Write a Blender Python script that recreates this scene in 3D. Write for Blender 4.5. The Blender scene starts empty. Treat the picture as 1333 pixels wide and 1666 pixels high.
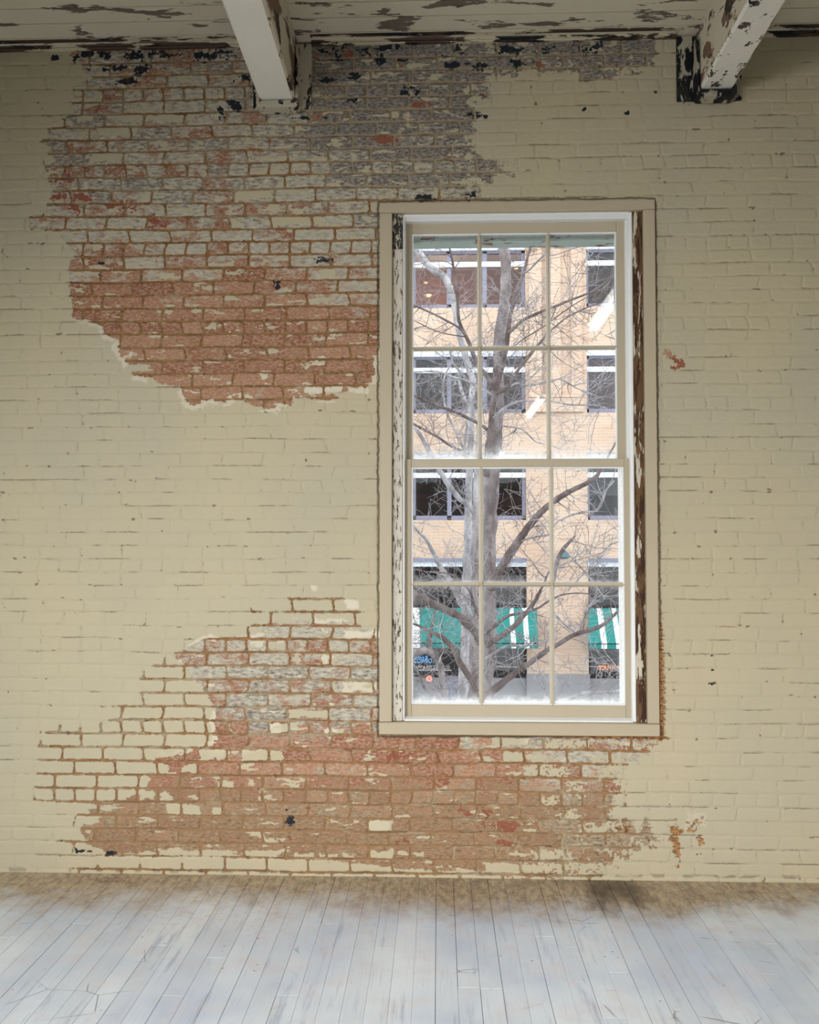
import bpy, math, random
import numpy as np
from mathutils import Vector, Matrix

scene = bpy.context.scene
COL = scene.collection
R = math.radians

# ------------------------------------------------------------------ camera
F = 1400.0
CAM = Vector((0.0, -4.43, 1.715))
YAW = math.atan(48 / F)
PITCH = math.atan(45 / F)
ROT = Matrix.Rotation(YAW, 3, 'Z') @ Matrix.Rotation(R(90) + PITCH, 3, 'X')
cam_data = bpy.data.cameras.new('camera')
cam = bpy.data.objects.new('camera', cam_data)
COL.objects.link(cam)
cam.matrix_world = Matrix.Translation(CAM) @ ROT.to_4x4()
cam_data.sensor_fit = 'HORIZONTAL'
cam_data.sensor_width = 36.0
cam_data.lens = F / 1333.0 * 36.0
cam_data.clip_end = 400
scene.camera = cam

# ------------------------------------------------------------------ world, exposure
scene.view_settings.view_transform = 'Standard'
scene.view_settings.look = 'None'
scene.view_settings.exposure = 0.0
scene.view_settings.gamma = 1.0
scene.view_settings.use_curve_mapping = False
world = bpy.data.worlds.new('overcast_sky')
scene.world = world
world.use_nodes = True
wn = world.node_tree
bg = wn.nodes['Background']
bg.inputs['Color'].default_value = (0.90, 0.95, 1.0, 1)
bg.inputs['Strength'].default_value = 2.75

# ------------------------------------------------------------------ large lights added out of view, standing in for daylight from unbuilt windows
def area(name, loc, target, sx, sy, power, col, spread=180):
    l = bpy.data.lights.new(name, 'AREA')
    l.shape = 'RECTANGLE'; l.size = sx; l.size_y = sy
    l.energy = power; l.color = col; l.spread = R(spread)
    o = bpy.data.objects.new(name, l); COL.objects.link(o)
    o.location = loc
    d = (Vector(target) - Vector(loc)).normalized()
    o.rotation_euler = d.to_track_quat('-Z', 'Y').to_euler()
    return o
area('side_daylight_fill', (-4.7, -3.3, 2.0), (-0.6, -0.8, 0.0), 2.4, 1.6, 64, (0.94, 0.98, 1.0), 112)
area('rear_daylight_fill', (-2.7, -6.3, 2.4), (0.2, -1.7, 0.0), 1.8, 1.4, 94, (0.98, 0.98, 1.0), 88)
area('far_side_daylight_fill', (4.8, -4.2, 1.5), (1.2, -1.2, 0.0), 2.0, 1.2, 36, (1.0, 0.98, 0.97), 86)

# ------------------------------------------------------------------ helpers
def ray(px, py, Y=0.0):
    """point of the place seen at photograph position px, py, on the plane y = Y"""
    d = ROT @ Vector(((px - 666.5) / F, -(py - 833.0) / F, -1.0))
    t = (Y - CAM.y) / d.y
    return CAM + d * t

RI = np.array(ROT.transposed())
def project_wall(X, Z, Y=0.0):
    d = np.stack([X - CAM.x, np.full_like(X, Y - CAM.y), Z - CAM.z], -1) @ RI.T
    return 666.5 - F * d[..., 0] / d[..., 2], 833.0 + F * d[..., 1] / d[..., 2]

def setp(o, label=None, cat=None, group=None, kind=None):
    if label: o['label'] = label
    if cat: o['category'] = cat
    if group: o['group'] = group
    if kind: o['kind'] = kind
    return o

def empty(name, loc=(0, 0, 0), **k):
    o = bpy.data.objects.new(name, None); COL.objects.link(o)
    o.location = loc
    return setp(o, **k)

class MB:
    """collects geometry and links it as one mesh object"""
    def __init__(self):
        self.v = []; self.f = []; self.mi = []
    def quad(self, a, b, c, d, mi=0):
        n = len(self.v); self.v += [tuple(a), tuple(b), tuple(c), tuple(d)]
        self.f.append((n, n+1, n+2, n+3)); self.mi.append(mi)
    def box(self, x0, x1, y0, y1, z0, z1, mi=0, b=0.0):
        if x0 > x1: x0, x1 = x1, x0
        if y0 > y1: y0, y1 = y1, y0
        if z0 > z1: z0, z1 = z1, z0
        n = len(self.v)
        if b <= 0:
            self.v += [(x, y, z) for x in (x0, x1) for y in (y0, y1) for z in (z0, z1)]
            fs = [(0,1,3,2),(4,6,7,5),(0,4,5,1),(2,3,7,6),(0,2,6,4),(1,5,7,3)]
            for q in fs: self.f.append(tuple(n+i for i in q)); self.mi.append(mi)
            return
        # bevelled box: 24 vertices
        b = min(b, (x1-x0)*.45, (y1-y0)*.45, (z1-z0)*.45)
        c = {}
        for ix, X in enumerate((x0, x1)):
            for iy, Y in enumerate((y0, y1)):
                for iz, Z in enumerate((z0, z1)):
                    sx, sy, sz = (1 if ix == 0 else -1), (1 if iy == 0 else -1), (1 if iz == 0 else -1)
                    for ax, p in enumerate(((X, Y+sy*b, Z+sz*b), (X+sx*b, Y, Z+sz*b), (X+sx*b, Y+sy*b, Z))):
                        c[(ix, iy, iz, ax)] = len(self.v); self.v.append(p)
        def add(*k):
            self.f.append(tuple(c[q] for q in k)); self.mi.append(mi)
        for i in (0, 1):
            add((i,0,0,0),(i,0,1,0),(i,1,1,0),(i,1,0,0))
            add((0,i,0,1),(1,i,0,1),(1,i,1,1),(0,i,1,1))
            add((0,0,i,2),(0,1,i,2),(1,1,i,2),(1,0,i,2))
            for j in (0, 1):
                add((i,j,0,0),(i,j,0,1),(i,j,1,1),(i,j,1,0))
                add((i,0,j,0),(i,0,j,2),(i,1,j,2),(i,1,j,0))
                add((0,i,j,1),(0,i,j,2),(1,i,j,2),(1,i,j,1))
                for k in (0, 1):
                    add((i,j,k,0),(i,j,k,1),(i,j,k,2))
    def prism(self, pts, axis, a, b, mi=0):
        """closed 2-D outline pts extruded along axis (0,1,2) from a to b"""
        n = len(self.v); m = len(pts)
        for t in (a, b):
            for p in pts:
                q = list(p); q.insert(axis, t); self.v.append(tuple(q))
        self.f.append(tuple(n+i for i in range(m))[::-1]); self.mi.append(mi)
        self.f.append(tuple(n+m+i for i in range(m))); self.mi.append(mi)
        for i in range(m):
            j = (i+1) % m
            self.f.append((n+i, n+j, n+m+j, n+m+i)); self.mi.append(mi)
    def tube(self, pts, radii, sides=8, mi=0, cap=True):
        n0 = len(self.v)
        pts = [Vector(p) for p in pts]
        up = None
        for i, p in enumerate(pts):
            t = (pts[min(i+1, len(pts)-1)] - pts[max(i-1, 0)]).normalized()
            if up is None: up = t.orthogonal().normalized()
            up = (up - t * up.dot(t))
            up = up.normalized() if up.length > 1e-5 else t.orthogonal().normalized()
            w = t.cross(up)
            for k in range(sides):
                a = 2*math.pi*k/sides
                self.v.append(tuple(p + (up*math.cos(a) + w*math.sin(a)) * radii[i]))
        for i in range(len(pts)-1):
            for k in range(sides):
                k2 = (k+1) % sides
                self.f.append((n0+i*sides+k, n0+i*sides+k2, n0+(i+1)*sides+k2, n0+(i+1)*sides+k)); self.mi.append(mi)
        if cap:
            self.f.append(tuple(n0+k for k in range(sides))[::-1]); self.mi.append(mi)
            e = n0+(len(pts)-1)*sides
            self.f.append(tuple(e+k for k in range(sides))); self.mi.append(mi)
    def build(self, name, mats, parent=None, smooth=False, **k):
        me = bpy.data.meshes.new(name)
        me.from_pydata(self.v, [], self.f)
        for m in (mats if isinstance(mats, (list, tuple)) else [mats]): me.materials.append(m)
        me.polygons.foreach_set('material_index', self.mi)
        if smooth: me.polygons.foreach_set('use_smooth', [True]*len(self.f))
        me.update()
        import bmesh
        bm = bmesh.new(); bm.from_mesh(me)
        bmesh.ops.recalc_face_normals(bm, faces=bm.faces); bm.to_mesh(me); bm.free()
        o = bpy.data.objects.new(name, me); COL.objects.link(o)
        if parent:
            o.parent = parent
            o.location = -parent.location if parent.type == 'EMPTY' else (0, 0, 0)
        return setp(o, **k)

# ------------------------------------------------------------------ materials
def s2l(c):
    return tuple(((x/255)/12.92 if x/255 <= 0.04045 else ((x/255+0.055)/1.055)**2.4) for x in c) + (1,)

class NT:
    def __init__(self, name, rough=0.7, spec=0.3):
        self.m = bpy.data.materials.new(name); self.m.use_nodes = True
        self.t = self.m.node_tree; self.n = self.t.nodes; self.l = self.t.links
        self.b = self.n['Principled BSDF']
        self.b.inputs['Roughness'].default_value = rough
        self.b.inputs['Specular IOR Level'].default_value = spec
        self._co = None
    def node(self, t, **kw):
        n = self.n.new(t)
        for k, v in kw.items(): setattr(n, k, v)
        return n
    def _in(self, sock, v):
        if isinstance(v, (int, float)): sock.default_value = v
        elif isinstance(v, (tuple, list)): sock.default_value = v
        elif v is not None: self.l.new(v, sock)
    @property
    def co(self):
        if self._co is None: self._co = self.node('ShaderNodeTexCoord').outputs['Object']
        return self._co
    def mapping(self, scale=(1, 1, 1), loc=(0, 0, 0), rot=(0, 0, 0), src=None):
        m = self.node('ShaderNodeMapping')
        m.inputs['Scale'].default_value = scale; m.inputs['Location'].default_value = loc
        m.inputs['Rotation'].default_value = rot
        self.l.new(src or self.co, m.inputs['Vector']); return m.outputs['Vector']
    def noise(self, scale, detail=4, rough=0.55, vec=None, dist=0.0):
        n = self.node('ShaderNodeTexNoise')
        n.inputs['Scale'].default_value = scale; n.inputs['Detail'].default_value = detail
        n.inputs['Roughness'].default_value = rough; n.inputs['Distortion'].default_value = dist
        self.l.new(vec or self.co, n.inputs['Vector']); return n.outputs['Fac']
    def voronoi(self, scale, vec=None, out='Distance', feature='F1', rnd=1.0):
        n = self.node('ShaderNodeTexVoronoi', feature=feature)
        n.inputs['Scale'].default_value = scale; n.inputs['Randomness'].default_value = rnd
        self.l.new(vec or self.co, n.inputs['Vector']); return n.outputs[out]
    def math(self, op, a, b=0.5, c=None, clamp=False):
        n = self.node('ShaderNodeMath', operation=op, use_clamp=clamp)
        self._in(n.inputs[0], a); self._in(n.inputs[1], b)
        if c is not None: self._in(n.inputs[2], c)
        return n.outputs[0]
    def ramp(self, v, lo, hi, a=0.0, b=1.0):
        n = self.node('ShaderNodeMapRange'); n.interpolation_type = 'SMOOTHSTEP'
        self._in(n.inputs['Value'], v); n.inputs['From Min'].default_value = lo; n.inputs['From Max'].default_value = hi
        n.inputs['To Min'].default_value = a; n.inputs['To Max'].default_value = b
        return n.outputs['Result']
    def mix(self, f, a, b, mode='MIX'):
        n = self.node('ShaderNodeMix', data_type='RGBA', blend_type=mode)
        self._in(n.inputs['Factor'], f); self._in(n.inputs[6], a); self._in(n.inputs[7], b)
        return n.outputs[2]
    def attr(self, name):
        return self.node('ShaderNodeAttribute', attribute_name=name)
    def sep(self, v=None):
        n = self.node('ShaderNodeSeparateXYZ'); self.l.new(v or self.co, n.inputs[0]); return n.outputs
    def color(self, v): self._in(self.b.inputs['Base Color'], v)
    def rough(self, v): self._in(self.b.inputs['Roughness'], v)
    def bump(self, h, strength=0.4, dist=0.002):
        n = self.node('ShaderNodeBump'); n.inputs['Strength'].default_value = strength
        n.inputs['Distance'].default_value = dist
        self.l.new(h, n.inputs['Height']); self.l.new(n.outputs['Normal'], self.b.inputs['Normal'])

def plain(name, rgb, rough=0.7, spec=0.3, metal=0.0, emit=None, es=0.0, vary=0.08, scale=6):
    t = NT(name, rough, spec)
    c = s2l(rgb)
    d = tuple(x*(1-vary*2) for x in c[:3]) + (1,)
    t.color(t.mix(t.noise(scale, 4), c, d))
    t.b.inputs['Metallic'].default_value = metal
    if emit:
        t.b.inputs['Emission Color'].default_value = s2l(emit)
        t.b.inputs['Emission Strength'].default_value = es
    return t.m

def mat_peel(name, coat, under, dark, stretch=(1, 1, 1), scale=8, amount=0.5, darkamt=0.42, crack=True, rough=0.6, soft=0.006):
    """old paint flaking off: coat over under-coat, with darker bare spots"""
    t = NT(name, rough, 0.3)
    v = t.mapping(stretch)
    n1 = t.noise(scale, 7, 0.58, v, 0.3)
    n2 = t.noise(scale*6, 5, 0.6, v)
    f = t.math('ADD', t.math('MULTIPLY', n1, 0.8), t.math('MULTIPLY', n2, 0.2))
    m = t.ramp(f, amount-soft, amount+soft)            # 1 = peeled
    n3 = t.noise(scale*1.7, 6, 0.6, t.mapping(stretch, (7.3, 2.1, 5.5)))
    dk = t.ramp(n3, darkamt, darkamt-0.03)
    uc = t.mix(t.noise(scale*3, 5), s2l(under), tuple(x*0.6 for x in s2l(under)[:3])+(1,))
    uc = t.mix(dk, uc, s2l(dark))
    cc = t.mix(t.noise(3, 4), s2l(coat), tuple(x*0.86 for x in s2l(coat)[:3])+(1,))
    spk = t.ramp(t.noise(scale*14, 3, 0.5, v), 0.70, 0.74)
    cc = t.mix(spk, cc, tuple(x*0.35 for x in s2l(coat)[:3])+(1,))
    t.color(t.mix(m, cc, uc))
    h = t.math('ADD', t.math('MULTIPLY', m, -1.0), t.math('MULTIPLY', n2, 0.25))
    t.bump(h, 0.6, 0.003)
    return t.m

M = {}
M['casing'] = plain('cream_painted_wood', (182, 168, 142), 0.45, 0.4, vary=0.04, scale=3)
M['white'] = plain('white_painted_wood', (232, 232, 228), 0.4, 0.4, vary=0.03)
M['sash'] = plain('sash_cream_paint', (184, 171, 146), 0.45, 0.4, vary=0.05, scale=4)
M['black'] = plain('black_void', (14, 13, 12), 0.9, 0.1)
M['jamb_l'] = mat_peel('flaking_grey_jamb', (208, 200, 184), (120, 105, 88), (50, 48, 42), (1.0, 1, 0.22), 95, 0.56, 0.46)
M['jamb_ltop'] = mat_peel('crackled_jamb_top', (188, 182, 160), (74, 70, 60), (34, 32, 30), (1.0, 1, 0.45), 70, 0.475, 0.52)
M['jamb_r'] = mat_peel('rotten_brown_jamb', (200, 190, 168), (112, 82, 52), (62, 38, 22), (1.0, 1, 0.14), 38, 0.46, 0.50)
M['beam'] = mat_peel('flaking_beam_paint', (234, 230, 216), (112, 94, 80), (38, 40, 40), (1.3, 0.5, 1.0), 9, 0.665, 0.46)
M['beam_side'] = mat_peel('badly_flaking_beam_side', (212, 202, 180), (132, 106, 88), (40, 40, 38), (1.5, 0.55, 0.9), 7, 0.50, 0.42)
M['beam_patchy'] = mat_peel('patchy_beam_paint', (232, 228, 214), (96, 84, 76), (30, 36, 40), (1.3, 0.8, 1.0), 10, 0.55, 0.47)
M['ceiling'] = mat_peel('flaking_ceiling_paint', (216, 206, 182), (126, 112, 100), (90, 80, 70), (0.35, 1.3, 1.0), 9, 0.565, 0.36)
M['trim'] = mat_peel('flaking_crown_paint', (204, 192, 162), (86, 66, 52), (30, 28, 26), (0.22, 1.0, 1.2), 12, 0.475, 0.46)
M['plate'] = mat_peel('flaking_iron_plate', (186, 178, 156), (70, 62, 54), (20, 24, 26), (1.2, 1, 0.5), 14, 0.545, 0.55)
M['plate_dark'] = mat_peel('black_flaking_iron_plate', (176, 168, 148), (46, 44, 42), (16, 20, 24), (1.2, 1, 0.5), 12, 0.47, 0.58)
M['plaster'] = plain('loft_wall_paint', (196, 188, 166), 0.8, 0.2)
M['steel'] = plain('fixture_white_enamel', (230, 230, 226), 0.4, 0.5)

# ================================================================== THE BRICK WALL
rs = np.random.RandomState(7)
def vnoise(X, Z, sx, sz, seed, octs=3, pers=0.5):
    out = np.zeros_like(X); amp = 1.0; tot = 0.0
    for o in range(octs):
        g = np.random.RandomState(seed*31+o).rand(257, 257)
        u = X/sx*(2**o) + 91.3*o; v = Z/sz*(2**o) + 37.7*o
        iu = np.floor(u).astype(int); iv = np.floor(v).astype(int)
        fu = u-iu; fv = v-iv
        fu = fu*fu*(3-2*fu); fv = fv*fv*(3-2*fv)
        a = g[iu % 257, iv % 257]; b = g[(iu+1) % 257, iv % 257]
        c = g[iu % 257, (iv+1) % 257]; d = g[(iu+1) % 257, (iv+1) % 257]
        out += amp*((a*(1-fu)+b*fu)*(1-fv) + (c*(1-fu)+d*fu)*fv)
        tot += amp; amp *= pers
    return out/tot
def sstep(a, b, x):
    t = np.clip((x-a)/(b-a), 0, 1); return t*t*(3-2*t)
def hash2(a, b, s):
    h = np.sin(a*127.1 + b*311.7 + s*74.7)*43758.5453
    return h-np.floor(h)
def sdpoly(PX, PY, pts):
    """signed distance to polygon, positive inside"""
    d = np.full(PX.shape, 1e9); inside = np.zeros(PX.shape, bool)
    n = len(pts)
    for i in range(n):
        x0, y0 = pts[i]; x1, y1 = pts[(i+1) % n]
        ex, ey = x1-x0, y1-y0
        wx, wy = PX-x0, PY-y0
        t = np.clip((wx*ex+wy*ey)/(ex*ex+ey*ey+1e-9), 0, 1)
        d = np.minimum(d, (wx-ex*t)**2+(wy-ey*t)**2)
        if y0 != y1:
            c = ((y0 > PY) != (y1 > PY)) & (PX < ex*(PY-y0)/ey+x0)
            inside ^= c
    d = np.sqrt(d)
    return np.where(inside, d, -d)

CEIL_Z = 4.33
# course heights read off the photograph (header courses every six rows)
rows_px = [(66, -3.5), (87, -2.5), (149, .5), (274, 6.5), (402.5, 12.5), (531, 18.5), (660, 24.5), (790, 30.5), (920, 36.5),
           (1050, 42.5), (1184, 48.5), (1295.5, 53.5), (1407, 58.5), (1429, 59.5)]
rows_z = np.array([ray(450, p).z for p, _ in rows_px])[::-1]
rows_i = np.array([i for _, i in rows_px])[::-1]

E_TOP = [(118,60),(117,84),(130,100),(133,118),(150,125),(120,139),(121,160),(112,172),(118,182),(96,194),(76,202),(80,214),(84,224),
 (66,229),(85,238),(70,263),(76,280),(84,300),(84,322),(75,331),(76,345),(50,352),(50,371),(86,374),(107,390),(124,412),(118,422),
 (109,436),(114,450),(113,458),(117,478),(120,513),(140,521),(163,527),(168,541),(196,556),(190,562),(199,582),(206,592),(239,592),
 (240,601),(215,607),(246,616),(264,625),(293,629),(302,653),(314,662),(327,657),(327,650),(366,655),(399,650),(404,658),(428,664),
 (450,666),(454,658),(474,661),(478,649),(562,647),(567,632),(596,629),(607,618),(610,584),(617,560),(617,328),(778,324),(782,311),
 (761,301),(800,290),(829,283),(825,262),(790,260),(767,254),(767,240),(773,217),(775,198),(769,178),(769,157),(788,155),(788,145),
 (778,135),(798,129),(856,114),(930,116),(964,133),(979,127),(1067,108),(1067,55)]
E_BOT = [(410,1017),(410,992),(434,996),(470,991),(470,972),(556,972),(562,978),(586,974),(590,1021),(610,1023),(614,1060),(618,1066),
 (618,1180),(1072,1190),(1087,1202),(1046,1223),(1017,1246),(975,1262),(1024,1270),(1024,1300),(995,1328),(1057,1346),(1062,1367),
 (1048,1389),(979,1407),(979,1440),(120,1440),(125,1412),(340,1400),(380,1398),(300,1392),(240,1396),(160,1392),(129,1375),(62,1374),
 (129,1365),(129,1356),(137,1341),(121,1332),(128,1318),(112,1307),(58,1302),(60,1257),(62,1212),(74,1192),(105,1176),(139,1187),
 (184,1172),(166,1151),(215,1149),(222,1128),(240,1120),(225,1106),(240,1085),(275,1065),(295,1060),(330,1042)]
# where the brick faces themselves are bare as well (top field: nearly everywhere)
F_BOT = [(285,1066),(300,1056),(335,1040),(420,1040),(440,1014),(600,1014),(618,1050),(618,1186),(1072,1190),(1046,1223),(1000,1250),
 (1000,1300),(995,1328),(1057,1346),(1062,1367),(1048,1389),(979,1407),(979,1425),(640,1412),(560,1402),(520,1398),(470,1400),(440,1384),
 (400,1390),(300,1380),(240,1386),(180,1390),(140,1372),(132,1345),(160,1338),(150,1322),(140,1306),(190,1300),(235,1290),(240,1262),
 (255,1232),(300,1228),(350,1210),(350,1150),(330,1120),(310,1100),(300,1082)]
# painted faces left standing inside the bare fields, x0,y0,x1,y1
PATCH = [(160,203,225,220),(190,182,300,198),(245,182,318,197),(262,182,318,197),(147,246,208,262),(122,140,162,150),(122,160,155,178),
 (380,306,442,323),(440,352,528,366),(520,437,545,452),(497,628,558,640),(445,470,475,480),(125,182,150,196),
 (250,1063,268,1076),(405,1042,430,1056),(436,1042,462,1056),(560,1026,603,1038),(525,1066,552,1078),(560,1108,616,1124),(262,1152,326,1168),(295,1197,346,1214),
 (395,1221,458,1239),(325,1221,374,1238),(220,1243,275,1258),(295,1242,322,1258),(186,1266,198,1279),(210,1265,222,1274),(238,1264,248,1272),
 (228,1286,251,1302),(262,1287,278,1302),(192,1291,206,1302),(133,1307,190,1314),(271,1307,330,1328),(345,1312,362,1330),(470,1156,538,1168),
 (438,1176,485,1190),(530,1186,558,1192),(525,1025,535,1034),(598,1332,640,1354),(430,1363,455,1375),(355,1272,378,1282),
 (890,1203,960,1216),(868,1180,880,1200),(800,1197,860,1214),(820,1223,890,1238),(855,1246,925,1262),(880,1296,905,1310),(915,1318,940,1334),
 (940,1340,985,1356),(865,1385,930,1402),(790,1403,979,1420),(600,1384,640,1400),(480,1388,512,1402),(520,1390,548,1400),(560,1390,578,1400),
 (345,1383,375,1402),(400,1385,450,1403),(405,1268,414,1276)]
DARK = [(88,93,9,6),(125,94,7,6),(140,90,12,5),(172,90,11,7),(215,90,30,8),(245,88,14,8),(140,112,9,6),(190,111,26,6),(228,112,16,8),(204,131,16,5),
 (275,88,28,7),(340,89,38,8),(400,128,12,9),(383,172,13,14),(372,186,14,6),(360,182,8,8),(529,84,28,7),(538,97,22,3),(628,79,34,3),(538,130,17,6),(577,124,14,8),
 (592,84,12,9),(665,150,12,8),(575,165,10,8),(759,83,22,6),(829,83,26,6),(890,83,24,7),(952,80,24,6),(972,77,14,6),(786,107,28,7),(739,106,13,8),
 (845,102,16,6),(776,188,11,5),(767,318,11,6),(690,322,17,5),(450,466,6,9),(527,423,16,6),(163,428,7,3),(169,446,10,3),(138,462,8,3),
 (473,1336,8,9),(466,1318,5,3),(1155,1067,9,2),(1160,1090,4,1.5),(1155,1112,8,2),(1135,1390,8,3),(622,98,10,8),(650,98,10,4),(500,192,26,3),
 (435,190,8,3),(350,85,30,4),(1067,150,3,3),(1020,183,5,4),(950,178,4,3),(1020,560,0,0),(553,86,14,8),(720,90,16,5),(130,1385,14,5),(178,1390,12,5)]
RED = [(630,228,24,9),(679,171,12,6),(653,105,10,6),(564,87,14,8),(110,291,24,8),(94,321,14,6),(137,321,14,6),(877,108,8,6),(200,336,30,9),
 (115,336,16,10),(250,360,18,8),(560,1335,1,1),(640,1232,30,9),(810,1345,32,9),(720,1270,20,8),(655,1370,12,7),(820,1370,14,5),(470,1362,10,7),
 (1098,589,13,8),(770,1320,28,7),(250,1240,30,6),(680,1330,0,0)]

xs = np.concatenate([np.arange(-5.0, -2.62, 0.03), np.arange(-2.6, 2.2, 0.0037), np.arange(2.22, 5.2, 0.03)])
zs = np.concatenate([np.arange(-0.02, 4.30, 0.0037), [4.36, 4.50, 4.62]])
# window opening snapped onto the grid
wl, wr = ray(629, 760).x, ray(1060, 760).x
wb, wt = ray(840, 1186).z, ray(840, 337).z
xs[np.argmin(abs(xs-wl))] = wl; xs[np.argmin(abs(xs-wr))] = wr
zs[np.argmin(abs(zs-wb))] = wb; zs[np.argmin(abs(zs-wt))] = wt
X, Z = np.meshgrid(xs, zs, indexing='ij')
PX, PY = project_wall(X, Z)

Zw = Z + (vnoise(X, Z, 0.35, 0.2, 3, 2)-.5)*0.012 + (X*0.0)
rowf = np.interp(Zw, rows_z, rows_i)
row = np.floor(rowf)
rh = 0.0675
fv = rowf-row
header = (np.mod(row, 6) == 0) & (row < 50) | (row == 53)
pitch = np.where(header, 0.1085, 0.2170)
off = np.where(header, 0.03, np.where(np.mod(row, 2) == 0, 0.02, 0.128)) + (hash2(row, 1.0, 2)-.5)*0.07
u = (X + off + (vnoise(X, Z, .5, .07, 11, 1)-.5)*0.02)/pitch
brick = np.floor(u); fu = u-brick
jn = (vnoise(X, Z, .02, .014, 5, 2)-.5)*0.0075
hw = 0.0042 + hash2(row, np.floor(brick), 4)*0.0020
dh = np.minimum(fv, 1-fv)*rh
dv = np.minimum(fu, 1-fu)*pitch
dj = np.minimum(dh-hw, dv-(hw-0.0005)) + jn
# rounded corners
cr = 0.012
qx = np.maximum(cr-(dv-hw), 0); qz = np.maximum(cr-(dh-hw), 0)
dj = np.minimum(dj, cr-np.sqrt(qx**2+qz**2)+jn)
mort = sstep(0.0016, -0.0016, dj)
r1 = hash2(row, brick, 1); r2 = hash2(row, brick, 2); r3 = hash2(row, brick, 3)

ragged = (vnoise(X, Z, .05, .035, 21, 4, .6)-.5)
fine = (vnoise(X, Z, .012, .010, 22, 2)-.5)
sdE = np.maximum(sdpoly(PX, PY, E_TOP), sdpoly(PX, PY, E_BOT))
sdF = np.maximum(sdpoly(PX, PY, E_TOP), sdpoly(PX, PY, F_BOT))
# the lower right and upper right edges break up into flakes
flake = sstep(800, 920, PX)*sstep(1180, 1230, PY)*0.8 + sstep(700, 760, PX)*sstep(340, 300, PY)*sstep(60, 100, PY)*0.5
sE = sdE + ragged*(10+50*flake) + fine*5
sF = sdF + ragged*(12+90*flake) + fine*(6+14*flake)
sF = np.where(flake > .3, np.minimum(sF, sdE + 30 - 0*sF), sF)
for (x0, y0, x1, y1) in PATCH:
    cx, cy, hx, hy = (x0+x1)/2, (y0+y1)/2, (x1-x0)/2, (y1-y0)/2
    m = (np.abs(PX-cx) < hx+14) & (np.abs(PY-cy) < hy+14)
    q = np.minimum(hx-np.abs(PX[m]-cx), hy-np.abs(PY[m]-cy)) + ragged[m]*13 + fine[m]*5
    sF[m] = np.minimum(sF[m], -q)
# paint still clinging: islands
isl = vnoise(X, Z, .09, .03, 41, 4, .6)
islw = np.where(PY < 700, 0.665 - 0.05*sstep(150, 330, PY)*sstep(420, 350, PY), 0.70)
sF = np.minimum(sF, (islw-isl)*90+ragged*8 + (1-mort)*0)
# paint field: 0.5 = edge
sc_ = 9.0+26*np.clip(flake*1.2, 0, 1)
sF = sF + fine*46*flake
face = np.clip(0.5 - sF/sc_, 0, 1)
joint = np.clip(0.5 - sE/sc_, 0, 1)
mclose = np.where(sE > 0, mort, 0)
P = np.where(mort > .5, joint, np.maximum(face*(1-mort)+joint*mort, joint))
# in the bare field mortar joints partly keep a skim of pale dust
# ---- wash / grey / sand maps over the wall
topw = sstep(480, 330, PY)
wash = 0.66*topw + 0.30*sstep(330, 430, PY)*sstep(560, 440, PY) + 0.16*sstep(500, 620, PY)
wash += 0.34*sstep(480, 600, PX)*sstep(600, 470, PY)
low = sstep(900, 1000, PY)
washL = 0.62*sstep(1230, 1150, PY) + 0.26*sstep(1150, 1230, PY) + 0.28*sstep(820, 940, PX)
wash = wash*(1-low) + washL*low
wash = np.clip(wash + (r1-.5)*0.40, 0, 1)
grey = 0.42*sstep(420, 300, PY) + 0.50*sstep(430, 560, PX)*sstep(330, 180, PY) + 0.18*sstep(480, 600, PX)*sstep(520, 400, PY)
greyL = 0.45*sstep(1040, 1100, PY)*sstep(1260, 1180, PY) + 0.40*sstep(640, 760, PX)*sstep(1280, 1340, PY)
grey = np.clip(grey*(1-low)+greyL*low + (r2-.5)*0.5, 0, 1)
sand = low*(0.15 + 0.62*sstep(1220, 1330, PY)) + 0.22*sstep(470, 560, PY)*(1-low)
sand = np.clip(sand, 0, 1)
dark = np.zeros_like(X); red = np.zeros_like(X)
def blob(arr, lst, k=1.0):
    for (cx, cy, rx, ry) in lst:
        if rx <= 0: continue
        m = (np.abs(PX-cx) < rx*2) & (np.abs(PY-cy) < ry*2.2)
        q = 1.15-np.sqrt(((PX[m]-cx)/rx)**2+((PY[m]-cy)/ry)**2) + ragged[m]*2.6 + fine[m]*1.6
        arr[m] = np.maximum(arr[m], np.clip(q*k, 0, 1))
blob(dark, DARK, 1.7); blob(red, RED)
# a film of old black coating along the very top courses
dark = np.maximum(dark, 0.42*sstep(150, 80, PY)*sstep(100, 160, PX)*sstep(1010, 930, PX)*(0.4+1.0*r3))
dark = np.maximum(dark, 0.30*sstep(480, 560, PX)*sstep(800, 740, PX)*sstep(330, 200, PY)*(.5+r3))
# dark spots break through the paint too
for lst, k in ((DARK, .75), ([(1098,589,12,8),(1085,572,8,6)], .9)):
    tmp = np.zeros_like(X); blob(tmp, lst)
    P = np.where((tmp + ragged*0.8 > 0.40), np.minimum(P, 0.1), P)
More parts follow.
